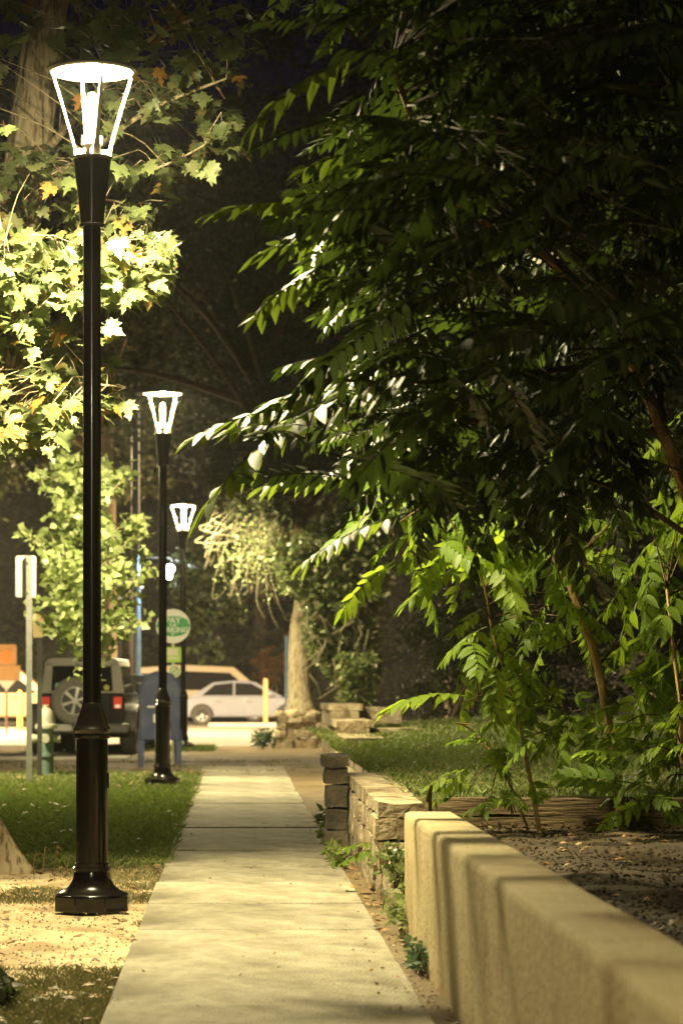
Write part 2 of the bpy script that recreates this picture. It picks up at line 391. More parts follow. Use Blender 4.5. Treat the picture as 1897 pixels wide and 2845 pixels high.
# ------------------------------------------------------------------ STREET LAMPS
def make_lamp():
    t = empty('street_lamp')
    oct_ = MB(); oct_.lathe([(.205,-.02),(.203,.06),(.195,.067)], 8, rot=PI/8)
    oct_.build('plinth', M['black_paint'], t, bevel=.006)
    b = MB()
    b.lathe([(.192,.066),(.185,.072),(.165,.080),(.14,.092),(.121,.109),(.108,.128),(.099,.150),(.094,.184),(.1,.19),(.1,.205),(.091,.21),(.091,.225),(.084,.23),(.083,.88)], 32)
    b.build('base_column', M['black_paint'], t)
    b = MB(); b.lathe([(.083,.875),(.094,.88),(.096,.895),(.09,.905),(.096,.915),(.098,.93),(.09,.94),(.084,.95),(.075,.985),(.058,1.03),(.052,1.06),(.0475,1.065)], 32)
    b.build('collar', M['black_paint'], t)
    b = MB(); b.lathe([(.0475,1.06),(.047,3.55)], 28); b.build('shaft', M['black_paint'], t)
    # small plate on the base
    b = MB(); b.box(.075,.09,-.02,.02,.62,.70); b.build('service_cover', M['black_paint'], t)
    b = MB(); b.lathe([(.05,3.54),(.067,3.545),(.067,3.56),(.061,3.565),(.064,3.6),(.075,3.72),(.10,3.895),(.108,3.90),(.108,3.91),(.02,3.912)], 32)
    b.build('flared_head', M['black_paint'], t)
    for k in range(4):
        a = k*PI/2 + .30
        prof = [(.093,3.905),(.096,3.95),(.105,3.99),(.125,4.06),(.152,4.15),(.18,4.24),(.20,4.30),(.207,4.33),(.205,4.352)]
        wid = [.040,.038,.026,.020,.017,.015,.014,.013,.012]
        mb = MB(); vs = []; fs = []; th = .012
        for (r, z), w_ in zip(prof, wid):
            for (dr, dw) in ((-th/2,-w_/2),(th/2,-w_/2),(th/2,w_/2),(-th/2,w_/2)):
                vs.append(((r+dr)*math.cos(a) - dw*math.sin(a), (r+dr)*math.sin(a) + dw*math.cos(a), z))
        for j in range(len(prof)-1):
            for i in range(4):
                q = (i+1) % 4; fs.append((j*4+i, j*4+q, (j+1)*4+q, (j+1)*4+i))
        fs += [(3,2,1,0), tuple(range(len(prof)*4-4, len(prof)*4))]
        mb.add(vs, fs)
        # foot block
        ca, sa = math.cos(a), math.sin(a)
        bx = [(.045,-.022),(.095,-.022),(.095,.022),(.045,.022)]
        vv = [(r*ca - q*sa, r*sa + q*ca, z) for z in (3.908, 3.95) for r, q in bx]
        mb.add(vv, [(0,3,2,1),(4,5,6,7),(0,1,5,4),(1,2,6,5),(2,3,7,6),(3,0,4,7)])
        mb.build('arm', M['lamp_metal'], t)
    b = MB(); b.lathe([(.03,3.91),(.035,3.96),(.055,3.975),(.055,4.02),(.03,4.03),(.02,4.035)], 20); b.build('socket', M['lamp_metal'], t)
    b = MB(); b.lathe([(.016,4.03),(.026,4.06),(.028,4.20),(.02,4.24),(.004,4.25)], 16); tube = b.build('bulb', M['bulb'], t)
    tube.visible_shadow = True
    b = MB(); b.lathe([(.215,4.352),(.222,4.36),(.215,4.372),(.12,4.395),(.03,4.402)], 40); b.build('cover_disc', M['lamp_metal'], t)
    b = MB()
    n = 40; vs = [(.23*math.cos(2*PI*i/n), .23*math.sin(2*PI*i/n), 4.366) for i in range(n)]
    b.tube(vs + [vs[0]], .006, 6); b.build('rim', M['dark_metal'], t)
    ld = bpy.data.lights.new('lamp_light', 'AREA'); ld.shape = 'DISK'; ld.size = .40; ld.energy = LAMP_AREA; ld.color = LAMP_COL
    lo = bpy.data.objects.new('lamp_light', ld); link(lo, t); lo.location = (0,0,4.345)
    pd = bpy.data.lights.new('tube_light', 'POINT'); pd.energy = LAMP_POINT; pd.color = LAMP_COL; pd.shadow_soft_size = .03
    po = bpy.data.objects.new('tube_light', pd); link(po, t); po.location = (0,0,4.312)
    return t

def copy_tree(o, parent=None):
    c = o.copy(); C.objects.link(c); c.parent = parent
    for ch in list(o.children): copy_tree(ch, c)
    return c
lamp1 = make_lamp()
GL = 'black lamp posts along the pavement'
lamp1.location = ((212-541.4)/6199*14.09, 14.09, 0)
tag(lamp1, 'tall black lamp post nearest the viewer with a glowing open lantern', 'street lamp', GL)
def add_lamp(loc, rz, label):
    c = copy_tree(lamp1); c.location = loc; c.rotation_euler = (0,0,rz); c['label'] = label; return c
add_lamp(((374-541.4)/6199*31.6, 31.6, 0), .5, 'second black lamp post, standing on the grass beside the blue mailbox')
add_lamp(((421-541.4)/6199*50.5, 50.5, 0), 1.1, 'smallest and most distant black lamp post, by the street corner')
add_lamp((-.95, -1.8, 0), .2, 'black lamp post behind the viewer lighting the concrete wall')

add_lamp((-4.9, 33.0, 0), .9, 'black lamp post beyond the left edge, lighting the parked vehicle')
for c_, f_ in ((bpy.data.objects['street_lamp.001'],1.05),(bpy.data.objects['street_lamp.002'],1.04)): c_.scale = (f_,f_,f_)

# ------------------------------------------------------------------ CONCRETE WALL (near right)
vs = []; fs = []
ys = [2.0+ i*.1 for i in range(105)] ; ys = [y for y in ys if y < 12.45] + [12.45]
def wprof(y):
    dx = .008*noise.noise(Vector((y*.9,0,0))) + .002*noise.noise(Vector((y*9,0,0))); dz = .006*noise.noise(Vector((y*.7,5,0)))
    e = max(0, (y-12.38)/.07); s = e*.02
    x0, x1, zt = .77+dx+s*.6, 1.0+dx-s*.6, .58+dz-s
    pr = [(x0,-.1),(x0,.15),(x0+.002,.35),(x0,zt-.03),(x0+.006,zt-.007),(x0+.020,zt),(x1-.028,zt),(x1-.008,zt-.009),(x1,zt-.03),(x1,.2)]
    return pr
for y in ys:
    for x, z in wprof(y): vs.append((x, y, z))
m_ = 10
for j in range(len(ys)-1):
    for i in range(m_-1): fs.append((j*m_+i, (j+1)*m_+i, (j+1)*m_+i+1, j*m_+i+1))
fs.append(tuple(range(m_))); fs.append(tuple(range(len(vs)-1, len(vs)-m_-1, -1)))
mb = MB(); mb.add(vs, fs)
cw = mb.build('concrete_wall', M['wall_concrete'], angle=50)
tag(cw, 'low smooth concrete retaining wall with rounded top edge beside the pavement', 'wall')

# ------------------------------------------------------------------ ROUGH BLOCKS
def rough_block(name, x0, x1, y0, y1, z0, z1, m, parent, amp=.016, seg=(3,6,3), gap=.007):
    x0 += gap*.3; y0 += gap; y1 -= gap; z0 += gap*.5; z1 -= gap*.5
    nx, ny, nz = seg; vs = {}; V = []; F = []
    sd = random.random()*100
    def vid(i,j,k):
        if (i,j,k) not in vs:
            x = x0+(x1-x0)*i/nx; y = y0+(y1-y0)*j/ny; z = z0+(z1-z0)*k/nz
            p = Vector((x,y,z)); q = p*7 + Vector((sd,sd,0))
            edge = (i in (0,nx)) + (j in (0,ny)) + (k in (0,nz))
            pull = .006 if edge >= 2 else 0
            c = Vector(((x0+x1)/2,(y0+y1)/2,(z0+z1)/2)); d = (c-p); d.normalize()
            p = p + Vector((noise.noise(q), noise.noise(q+Vector((9,0,0))), noise.noise(q+Vector((0,9,0)))))*amp + d*pull
            vs[(i,j,k)] = len(V); V.append(p)
        return vs[(i,j,k)]
    for i in range(nx):
        for j in range(ny):
            F.append((vid(i,j,0),vid(i,j+1,0),vid(i+1,j+1,0),vid(i+1,j,0))); F.append((vid(i,j,nz),vid(i+1,j,nz),vid(i+1,j+1,nz),vid(i,j+1,nz)))
    for i in range(nx):
        for k in range(nz):
            F.append((vid(i,0,k),vid(i+1,0,k),vid(i+1,0,k+1),vid(i,0,k+1))); F.append((vid(i,ny,k),vid(i,ny,k+1),vid(i+1,ny,k+1),vid(i+1,ny,k)))
    for j in range(ny):
        for k in range(nz):
            F.append((vid(0,j,k),vid(0,j,k+1),vid(0,j+1,k+1),vid(0,j+1,k))); F.append((vid(nx,j,k),vid(nx,j+1,k),vid(nx,j+1,k+1),vid(nx,j,k+1)))
    mb = MB(); mb.add(V, F)
    return mb.build(name, m, parent, smooth=True, angle=28)

# middle wall of split stone
mw = empty('stone_wall', (.8,14.6,0))
tag(mw, 'split stone block wall with pale capstones between concrete wall and dark gate pillar', 'wall')
mwi = Matrix.Translation((-.8,-14.6,0))
def blk(x0,x1,y0,y1,z0,z1,m,par,off,**k):
    return rough_block('stone', x0-off[0],x1-off[0],y0-off[1],y1-off[1],z0,z1,m,par,**k)
for ci, (z0,z1) in enumerate(((-.05,.15),(.15,.31),(.31,.44))):
    y = 14.6
    while y < 19.2:
        l = random.uniform(.42,.8); y1 = min(y+l, 19.3)
        if 19.3-y1 < .25: y1 = 19.3
        dx = random.uniform(-.022,.012)
        blk(.79+dx-.012*ci, 1.02, y, y1, z0, z1, M['rock'], mw, (.8,14.6)); y = y1
        if y >= 19.3: break
y = 14.6
for l in (1.35,1.25,1.1,1.0):
    blk(.775+random.uniform(-.012,.012), 1.035+random.uniform(-.02,.02), y, y+l-.01, .44, .53+random.uniform(-.01,.015), M['rock'], mw, (.8,14.6), seg=(3,8,1), amp=.018, gap=.008); y += l
# pillar, the shade over it put into a dark stone colour
pl = empty('stone_pillar', (.7,18.9,0))
tag(pl, 'short stone gate pillar, coloured dark as in shade, with flat cap at the end of the block wall', 'pillar')
for z0,z1 in ((-.05,.16),(.16,.31),(.31,.47),(.47,.59)):
    blk(.615+random.uniform(-.008,.008), .775, 18.62, 18.95, z0, z1, M['dark_shade_rock'], pl, (.7,18.9), seg=(2,2,2))
rough_block('capstone', -.105,.085,-.31,.08,.59,.68, M['dark_shade_rock'], pl, seg=(3,3,2))
# weathered light sides of the pillar gate jamb
# boulder between the two walls
def boulder(name, c, r, m, parent=None, seed=0, n=3, flat=1):
    import bmesh
    bm = bmesh.new(); bmesh.ops.create_icosphere(bm, subdivisions=n, radius=1)
    for v in bm.verts:
        q = v.co*1.3 + Vector((seed*3.1,0,0)); d = 1 + .28*noise.noise(q) + .1*noise.noise(q*3)
        v.co = Vector((v.co.x*r[0]*d, v.co.y*r[1]*d, v.co.z*r[2]*d))
    me = bpy.data.meshes.new(name); bm.to_mesh(me); bm.free(); me.materials.append(m)
    me.polygons.foreach_set('use_smooth', [True]*len(me.polygons))
    o = bpy.data.objects.new(name, me); link(o, parent); o.location = c; return o
tag(boulder('boulder', (.88,13.6,.12), (.13,.25,.20), M['rock'], seed=2), 'rounded tan boulder filling the gap between the two walls', 'rock')
tag(boulder('boulder', (.90,12.85,.06), (.10,.17,.12), M['dark_shade_rock'], seed=5), 'small dark rock half hidden by weeds at the foot of the concrete wall', 'rock')

# stepped wall beyond
sw = empty('stepped_block_wall', (1.24,29.7,0))
tag(sw, 'pale cut block wall rising in steps beyond the dark pillar', 'wall')
for (ya,yb,zt) in ((19.7,29.9,.50),(29.9,32.6,.58),(32.6,35.4,.74),(35.4,38.9,.92)):
    zs = [-.05]
    nC = max(3, int(zt/.2)); hh = (zt-.09)/nC
    for c in range(nC):
        y = ya
        while y < yb-.02:
            y1 = min(y+random.uniform(.7,1.1), yb)
            if yb-y1 < .3: y1 = yb
            blk(1.24+random.uniform(-.012,.012), 1.62, y, y1, -.05+c*hh+(0 if c==0 else .05), .0+(c+1)*hh, M['rock'], sw, (1.24,29.7), amp=.008, seg=(2,2,1)); y = y1
    y = ya
    while y < yb-.02:
        y1 = min(y+1.35, yb)
        if yb-y1 < .4: y1 = yb
        rough_block('capstone', -.03, .43, y-29.7, y1-29.7, zt-.09, zt, M['rock'], sw, seg=(2,3,1), amp=.008); y = y1
for (z, y, w_) in ((.50,33.0,.62),(.74,35.6,.55)):
    rough_block('step_block', .40, .40+w_, y-29.7, y-29.7+.5, z-.08, z+.14, M['rock'], sw, seg=(3,2,1))

# rubble wall facing the driveway + its tree
rw = empty('rubble_wall', (1.2,51.6,0))
tag(rw, 'rough brown rubble wall under the ivy covered tree at the street corner', 'wall')
for c, (z0,z1) in enumerate(((-.05,.17),(.17,.32),(.32,.46),(.46,.58))):
    x = .72 + (.03*c)
    while x < 1.95:
        l = random.uniform(.16,.36); x1 = min(x+l, 2.0)
        rough_block('stone', x-1.2, x1-1.2, random.uniform(-.03,.03), .4, z0, z1+random.uniform(-.01,.02), M['rock'], rw, amp=.03, seg=(2,2,2), gap=.008); x = x1
for i, (x, s) in enumerate(((.86,.12),(1.12,.16),(1.5,.12))):
    boulder('top_stone', (x-1.2,.15,.60), (s*1.3,.16,s*.75), M['rock'], rw, seed=i+3, n=2)
sheet('tree_bed', .74, 2.4, 51.9, 53.0, .52, M['soil'], 8, 8, .03)

# timber edging and log
rough = rough_block('timber_edging', 1.0, 6.5, 15.58, 15.76, .30, .40, M['timber'], None, seg=(24,1,1), amp=.02)
tag(rough, 'lower weathered timber edging the raised lawn, behind the soil bed', 'timber')
rough = rough_block('timber_edging', 1.04, 6.6, 15.60, 15.78, .40, .505, M['timber'], None, seg=(24,1,1), amp=.025)
tag(rough, 'upper weathered timber edging the raised lawn, at the grass edge', 'timber')
a = P(975,1722,29); b = P(1200,1712,30.5)
mb = MB(); mb.tube([a, a.lerp(b,.5), b], .055, 6, wob=.1)
tag(mb.build('timber_log', M['brown_wood']), 'brown timber beam lying on the far part of the raised lawn', 'log')
mb = MB(); p = P(986,1842,14.5)
mb.tube([(p.x,p.y,.3),(p.x+.005,p.y,.6),(p.x-.01,p.y,p.z+.0),(p.x+.012,p.y,p.z+.09)], [.011,.010,.012,.008], 6, wob=.3)
tag(mb.build('cut_stump', M['twig']), 'thin dark cut stem sticking up behind the end of the concrete wall', 'stem')

sp = empty('stone_pile', tuple(P(878,1705,34))); tag(sp, 'small heap of pale rounded stones behind the stepped wall', 'stone pile')
for i in range(26):
    x = random.gauss(0,.12); hz = max(0, .13-abs(x)*.5)
    boulder('stone', (x, random.gauss(0,.12), random.uniform(0,.13)*(1-abs(x)*2.5) - .02), (.055*random.uniform(.7,1.2),.05,.038*random.uniform(.8,1.2)), M['stone_pale'], sp, seed=i, n=1)

# ------------------------------------------------------------------ GRASS & GROUND LITTER
def blades(name, n, xr, yr, zf, h, wd, m, label, keep=None, lean=.5, cat='grass'):
    x = rng.uniform(*xr, n); 
    # more of them near the viewer
    u = rng.random(n); y = 1/((1-u)/yr[0] + u/yr[1])
    if keep is not None:
        k_ = keep(x, y); x = x[k_]; y = y[k_]; n = len(x)
    z = np.array([zf(a,b) for a,b in zip(x,y)]) if callable(zf) else np.full(n, zf)
    H = h*(.5+.9*rng.random(n)); ang = rng.uniform(0,2*PI,n); ln = rng.normal(0,lean,(n,2))*H[:,None]
    sc_ = np.clip(y/18, .8, 2.2)
    W = wd*(.6+.8*rng.random(n))*sc_
    b0 = np.stack([x-np.cos(ang)*W/2, y-np.sin(ang)*W/2, z], 1); b1 = np.stack([x+np.cos(ang)*W/2, y+np.sin(ang)*W/2, z], 1)
    mid0 = (b0+b1)/2 + np.stack([ln[:,0]*.35, ln[:,1]*.35, H*.6],1)
    tip = np.stack([x+ln[:,0], y+ln[:,1], z+H*.95], 1)
    V = np.stack([b0,b1,mid0+ (b1-b0)*.35, tip],1).reshape(-1,3)
    base = (np.arange(n)*4)[:,None]
    T = np.concatenate([base+np.array([0,1,2]), base+np.array([0,2,3])],1).reshape(-1,3)
    o = bpy.data.objects.new(name, np_mesh(name, V, T, m)); link(o)
    return tag(o, label, cat, kind='stuff')
def nz(x, y, s, off=0): return np.array([noise.noise(Vector((a*s, b*s, off))) for a, b in zip(x, y)])
blades('lawn_grass', 120000, (-4.6,-.44), (17.5,36.3), -.03, .055, .007, M['grass'], 'short green grass on the verge behind the nearest lamp post')
blades('lawn_grass', 130000, (-2.6,-.44), (8.0,17.8), -.03, .026, .0042, M['dry_grass'], 'sparse dry grass on the pale dirt around the nearest lamp post',
       keep=lambda x,y: (nz(x,y,.9,2) + .35*nz(x,y,3,5) > np.where((y<11.2), -.25-(11.2-y)*.12+ np.where(x<-1.4,.25,0), np.where(y>14.6,.0,.42))))
blades('lawn_grass', 110000, (1.0,9.0), (15.8,39), lawn_z, .05, .007, M['grass'], 'green grass of the raised lawn on the right')
blades('lawn_grass', 9000, (-2.6,-.40), (49.0,52.9), -.02, .05, .006, M['grass'], 'little patch of grass under the most distant lamp post')
blades('far_grass', 8000, (-9,1.1), (36.3,42.4), -.03, .05, .006, M['dry_grass'], 'thin dry grass on the brown strip by the driveway', keep=lambda x,y: (nz(x,y,1.0,8) > .1))

def scatter_litter(name, n, xr, yr, z, size, m, label, keep=None):
    x = rng.uniform(*xr, n); u = rng.random(n); y = 1/((1-u)/yr[0]+u/yr[1])
    if keep is not None: k_ = keep(x,y); x = x[k_]; y = y[k_]; n = len(x)
    n = len(x); L = size*(.4+rng.random(n)); a = rng.uniform(0,2*PI,n)
    ux = np.stack([np.cos(a), np.sin(a), rng.normal(0,.25,n)],1); uy = np.stack([-np.sin(a), np.cos(a), rng.normal(0,.3,n)],1)
    c = np.stack([x,y,np.full(n,z)+rng.random(n)*.012],1)
    pts = []
    star = [(0,-1),(.35,-.3),(.95,-.35),(.5,.1),(.6,.8),(0,.45),(-.6,.8),(-.5,.1),(-.95,-.35),(-.35,-.3)]
    V = np.stack([c + (ux*px + uy*py)*(L/2)[:,None] for px,py in star] + [c+np.array([0,0,.008])],1).reshape(-1,3)
    base = (np.arange(n)*11)[:,None]
    T = np.concatenate([base+np.array([i,(i+1)%10,10]) for i in range(10)],1).reshape(-1,3)
    o = bpy.data.objects.new(name, np_mesh(name,V,T,m)); link(o); return tag(o,label,'litter',kind='stuff')
scatter_litter('leaf_litter', 5000, (-2.6,-.46), (8.5,17.6), -.028, .016, M['litter'], 'fine crumbs and bits strewn over the pale dirt')
scatter_litter('leaf_litter', 260, (-2.4,-.46), (8.5,17.6), -.015, .055, M['litter'], 'fallen leaves and bits scattered on the pale dirt')
scatter_litter('leaf_litter', 130, (-3.4,-.46), (17.6,36), .02, .06, M['litter'], 'fallen leaves lying on the green verge')
scatter_litter('leaf_litter', 700, (1.1,5.5), (7.0,15.5), .365, .045, M['litter'], 'brown and yellow leaves lying on the dark soil bed')
scatter_litter('leaf_litter', 26, (-.42,.62), (8.5,36), .006, .022, M['litter'], 'tiny bits of leaf lying on the pavement')
scatter_litter('leaf_litter', 140, (.66,1.0), (12.6,19), .0, .04, M['litter'], 'dry leaves gathered along the foot of the block wall')
scatter_litter('leaf_litter', 160, (1.1,6), (15.8,30), .53, .06, M['litter'], 'fallen leaves on the raised lawn')

scatter_litter('soil_crumbs', 14000, (1.05,6), (6.5,15.6), .352, .022, M['soil_bits'], 'crumbs of earth and mulch covering the soil bed')
scatter_litter('leaf_litter', 350, (.68,.99), (9,19.6), -.008, .022, M['litter'], 'crumbs of dry leaf along the foot of both low walls')
scatter_litter('leaf_litter', 40, (.5,.70), (8.5,30), .004, .02, M['litter'], 'bits of leaf strewn on the right edge of the pavement')
# ------------------------------------------------------------------ MAPLE (left)
def maple_mesh(seed, big=False):
    rr = random.Random(seed)
    half = [(0,-.02),(.05,-.05),(.22,-.16),(.33,-.05),(.50,-.03),(.40,.10),(.56,.26),(.43,.30),(.50,.50),(.30,.42),(.20,.46),(.22,.66),(.13,.70),(0,1.0)]
    pts = half + [(-x,y) for x,y in reversed(half[1:-1])]
    pts = [(x*rr.uniform(.93,1.07), y*rr.uniform(.95,1.05)-.0) for x,y in pts]
    n = len(pts); b1 = rr.uniform(-.25,.35); b2 = rr.uniform(-.5,.2)
    f = lambda x,y: -b1*x*x*1.2 + b2*(y-.3)**2*.6 + .03*math.sin(x*9+y*7+seed)
    vs = [(x, y, f(x,y)) for x,y in pts] + [(0,.25,f(0,.25)+.0),(0,.6,f(0,.6))]
    fs = [(i,(i+1)%n,n) for i in list(range(0,9))+list(range(n-9,n))]
    mid = list(range(9, n-9))
    fs += [(i,(i+1)%n,n+1) for i in mid] + [(9,n+1,n),(n+1,n-9,n)]
    mb = MB(); mb.add(vs, fs)
    # leaf stalk
    mb.tube([(0,0,0),(0,-.2,.03),(0,-.45,.12)], [.012,.010,.010], 3, caps=False)
    return mb.mesh('maple_leaf_mesh', M['maple_leaf'], smooth=True, angle=60)
MAPLES = [maple_mesh(s) for s in range(7)]
def orient(d, up):
    d = Vector(d).normalized(); x = d.cross(Vector(up))
    if x.length < 1e-4: x = Vector((1,0,0))
    x.normalize(); z = x.cross(d)
    return Matrix((x, d, z)).transposed().to_4x4()

maple = empty('maple_tree', (-1.6,17.2,0))
tag(maple, 'maple on the left verge with pale flared trunk and lit star shaped leaves', 'tree')
MO = Vector((-1.6,17.2,0))
def rel(p): return Vector(p) - MO
# trunk (leans across the top left corner)
tr = [P(-66,2000,17.2), P(-72,1900,17.2), P(-82,1800,17.2), P(-85,1400,17.3), P(-45,1000,17.4), P(30,560,17.5), P(78,250,17.6), P(125,-100,17.7), P(200,-600,17.9)]
spn = smooth_path([rel(p) for p in tr], 22); nn_ = 90; vs = []; fs = []
for k_, p in enumerate(spn):
    t = k_/(len(spn)-1); h = p.z
    r = .165 - .035*t
    fl = max(0, 1-h/.62)**2
    for i in range(nn_):
        a = 2*PI*i/nn_
        lobe = .5+.5*math.cos(a*4+.6)
        rr = r + fl*(.03 + .19*lobe**2) 
        rr *= 1 + .10*noise.noise(Vector((math.cos(a)*3, math.sin(a)*3, h*1.2))) + .07*noise.noise(Vector((math.cos(a)*9, math.sin(a)*9, h*3))) + .05*noise.noise(Vector((math.cos(a)*20, math.sin(a)*20, h*9)))
        vs.append((p.x+rr*math.cos(a), p.y+rr*math.sin(a), p.z - (.05 if k_==0 else 0)))
for k_ in range(len(spn)-1):
    for i in range(nn_):
        j = (i+1)%nn_; fs.append((k_*nn_+i,k_*nn_+j,(k_+1)*nn_+j,(k_+1)*nn_+i))
mb = MB(); mb.add(vs, fs); mb.build('trunk', M['pale_bark'], maple, angle=180)
# limbs
limbs = [
 ([P(-40,1000,17.3), P(20,880,16.6), P(75,775,16.0), P(30,660,15.8), P(10,560,15.7)], .035,.012),
 ([P(75,775,16.0), P(108,690,15.8), P(135,610,15.7), P(200,540,15.6)], .026,.008),
 ([P(75,775,16.0), P(52,700,15.9), P(38,640,15.85)], .016,.008),
 ([P(-40,1000,17.3), P(60,900,16.3), P(160,880,15.8), P(290,890,15.6)], .020,.005),
 ([P(108,690,15.8), P(220,640,15.6), P(330,580,15.5), P(390,590,15.4)], .013,.004),
 ([P(40,500,17.5), P(180,380,16.6), P(330,260,16.2), P(520,180,16.0)], .03,.006),
 ([P(60,400,17.5), P(200,240,16.8), P(330,100,16.4), P(480,30,16.2)], .03,.006),
 ([P(180,380,16.6), P(300,400,16.3), P(400,370,16.1), P(510,310,16.0)], .013,.004),
 ([P(-40,1000,17.3), P(-20,800,16.6), P(30,720,15.9)], .02,.01),
 ([P(70,500,17.5), P(160,470,17.0), P(260,460,16.6), P(340,500,16.4)], .013,.004),
]
mb = MB(); anchors = []
for pts, r0, r1 in limbs:
    s_ = branch(mb, [rel(p) for p in pts], r0, r1, 8); anchors += s_
# a hanging loop of vine on the trunk
lp = [rel(P(40,470,17.2)+Vector((0,-.05,0)))]
loop = [P(60,500,17.25), P(88,480,17.1), P(88,445,17.1), P(66,430,17.1), P(50,450,17.15), P(62,485,17.2), P(95,490,17.15)]
branch(mb, [rel(p) for p in loop], .012, .009, 6)
# leaf sites
sites = []
def fill(n, x0,x1,y0,y1,Y0,Y1, edge=None, s=1):
    k_ = 0
    while k_ < n:
        x = random.uniform(x0,x1); y = random.uniform(y0,y1)
        if edge and not edge(x,y): continue
        sites.append((P(x,y,random.uniform(Y0,Y1)), s)); k_ += 1
def upper_edge(x,y):
    return noise.noise(Vector((x*.012,y*.012,1)))> -.22
bandA = lambda x,y: (y > 540+ .10*x + 30*noise.noise(Vector((x*.02,0,0)))) and (x < 330 + 90*noise.noise(Vector((y*.012,3,0))) + (60 if y<650 else 0) - (60 if 700<y<860 else 0) - (35 if y > 855 else 0) - max(0,(y-930))*2.0) and noise.noise(Vector((x*.013,y*.013,7))) > -.28 and not (150<x<330 and 700<y<850 and random.random()<.8)
fill(1500, -320, 410, 530, 1040, 15.15, 16.5, bandA)
fill(220, -20, 420, 530, 700, 15.1, 16.2, lambda x,y: y < 700-.2*x+50 and x < 400)
fill(340, -60, 560, 20, 430, 15.6, 17.2, lambda x,y: (x > 60) and noise.noise(Vector((x*.011,y*.011,4)))>-.15 and not(x<150 and y<330) and y < 470-.15*x)
fill(70, 130, 400, 380, 530, 15.8, 16.8, lambda x,y: noise.noise(Vector((x*.015,y*.015,9)))>-.1)
fill(36, -10, 110, 330, 520, 16.2, 16.9)
fill(260, -60, 620, -160, 120, 15.8, 17.8)
fill(240, -420, 20, 100, 1000, 15.0, 17.0)
# twigs from limbs to leaves
for i, (p, s) in enumerate(sites):
    if i % 6 == 0:
        q = rel(p); a = min(anchors, key=lambda b_: (b_-q).length)
        if (a-q).length < 1.3:
            md = (a+q)/2 + Vector((random.gauss(0,.04),random.gauss(0,.04),random.gauss(.05,.04))); mb.tube([a, a.lerp(md,.6)+Vector((0,0,.02)), md, q], [.004,.0035,.003,.0015], 4, caps=False)
mb.build('branch', M['pale_bark'], maple)
cam_p = Vector((0,0,CAM_H))
order = sorted(range(len(sites)), key=lambda i: (0 if P(0,0,10) and -20 < (sites[i][0].x/sites[i][0].y*6199+541) < 600 and (1576-(sites[i][0].z-CAM_H)/sites[i][0].y*6199) > 480 else 1, sites[i][0].y))
bigV = []; bigT = []; off = 0
for rank, i in enumerate(order):
    p, s = sites[i]; q = rel(p)
    d = Vector((random.gauss(0,.6), random.gauss(0,.5)-.35, -.55+random.gauss(0,.35)))
    up = Vector((random.gauss(0,.35), -.45+random.gauss(0,.35), .8))
    sz = random.choice((.085,.10,.11,.12,.13))*random.uniform(.85,1.1)
    mtx = Matrix.Translation(q) @ orient(d, up) @ Matrix.Diagonal((sz,sz,sz,1))
    me = MAPLES[i % 7]
    if rank < 300:
        o = bpy.data.objects.new('leaf', me); link(o, maple); o.matrix_local = mtx
    else:
        co = np.array([tuple(mtx @ v.co) for v in me.vertices]); bigV.append(co)
        me.calc_loop_triangles()
        bigT.append(np.array([t.vertices for t in me.loop_triangles])+off); off += len(co)
o = bpy.data.objects.new('foliage', np_mesh('foliage', np.concatenate(bigV), np.concatenate(bigT), M['maple_mass'])); link(o, maple); o['kind'] = 'stuff'

# ------------------------------------------------------------------ TREES OF HEAVEN (right)
def frond_mesh(seed, pairs=10, fm='frond', LL=.20):
    rr = random.Random(seed); mb = MB()
    droop = rr.uniform(.12,.30); side = rr.uniform(-.08,.08)
    def ax(t): return Vector((t*(1-.12*t*t), side*t*t, .10*t - droop*t*t))
    mb.tube([ax(t/8) for t in range(9)], [.008-.0006*t for t in range(9)], 4, caps=False)
    for k_ in range(pairs+1):
        t = .16 + .82*k_/pairs
        for s in (-1,1):
            if k_ == pairs and s == 1: dirv = Vector((1,.05,-.4))
            else: dirv = Vector((.45+.5*t+rr.gauss(0,.10), s*(1-.25*t), -.55+rr.gauss(0,.18)))
            if k_ != pairs and rr.random() < .05: continue
            dirv.normalize(); l = LL*(1-.35*abs(t-.5))*rr.uniform(.8,1.15); wd = l*(.34 if LL < .22 else .40)*rr.uniform(.9,1.12)
            b0 = ax(t); u = dirv.cross(Vector((0,0,1))).normalized(); nrm = u.cross(dirv)
            fold = rr.uniform(.1,.35)
            prof = [(.0,.0),(.16,.75),(.38,1.0),(.65,.72),(1,0)]
            cen = [b0 + dirv*l*(tt) + nrm*(-.10*l*tt*tt) for tt,_ in prof]
            vs = [cen[0]]
            for (tt, ww), c in list(zip(prof, cen))[1:-1]:
                hh = nrm*fold*wd*.5*ww
                vs += [c + u*wd*.5*ww + hh, c, c - u*wd*.5*ww + hh]
            vs.append(cen[-1])
            fs = [(0,1,2),(0,2,3)]
            for q in (0,1):
                a = 1+3*q; fs += [(a,a+3,a+4,a+1),(a+1,a+4,a+5,a+2)]
            fs += [(7,10,8),(8,10,9)]
            mb.add(vs, fs)
    return mb.mesh('frond_mesh', M[fm], smooth=True, angle=50)
FRONDS_OLD = [frond_mesh(s, 9+s%3) for s in range(8)]
FRONDS_YOUNG = [frond_mesh(s+20, 5+s%3, 'young_frond', .29) for s in range(6)]
FRONDS = FRONDS_OLD
FRONDS_LIT_EDGE = [frond_mesh(s+40, 9+s%3, 'lit_edge_frond', .22) for s in range(5)]
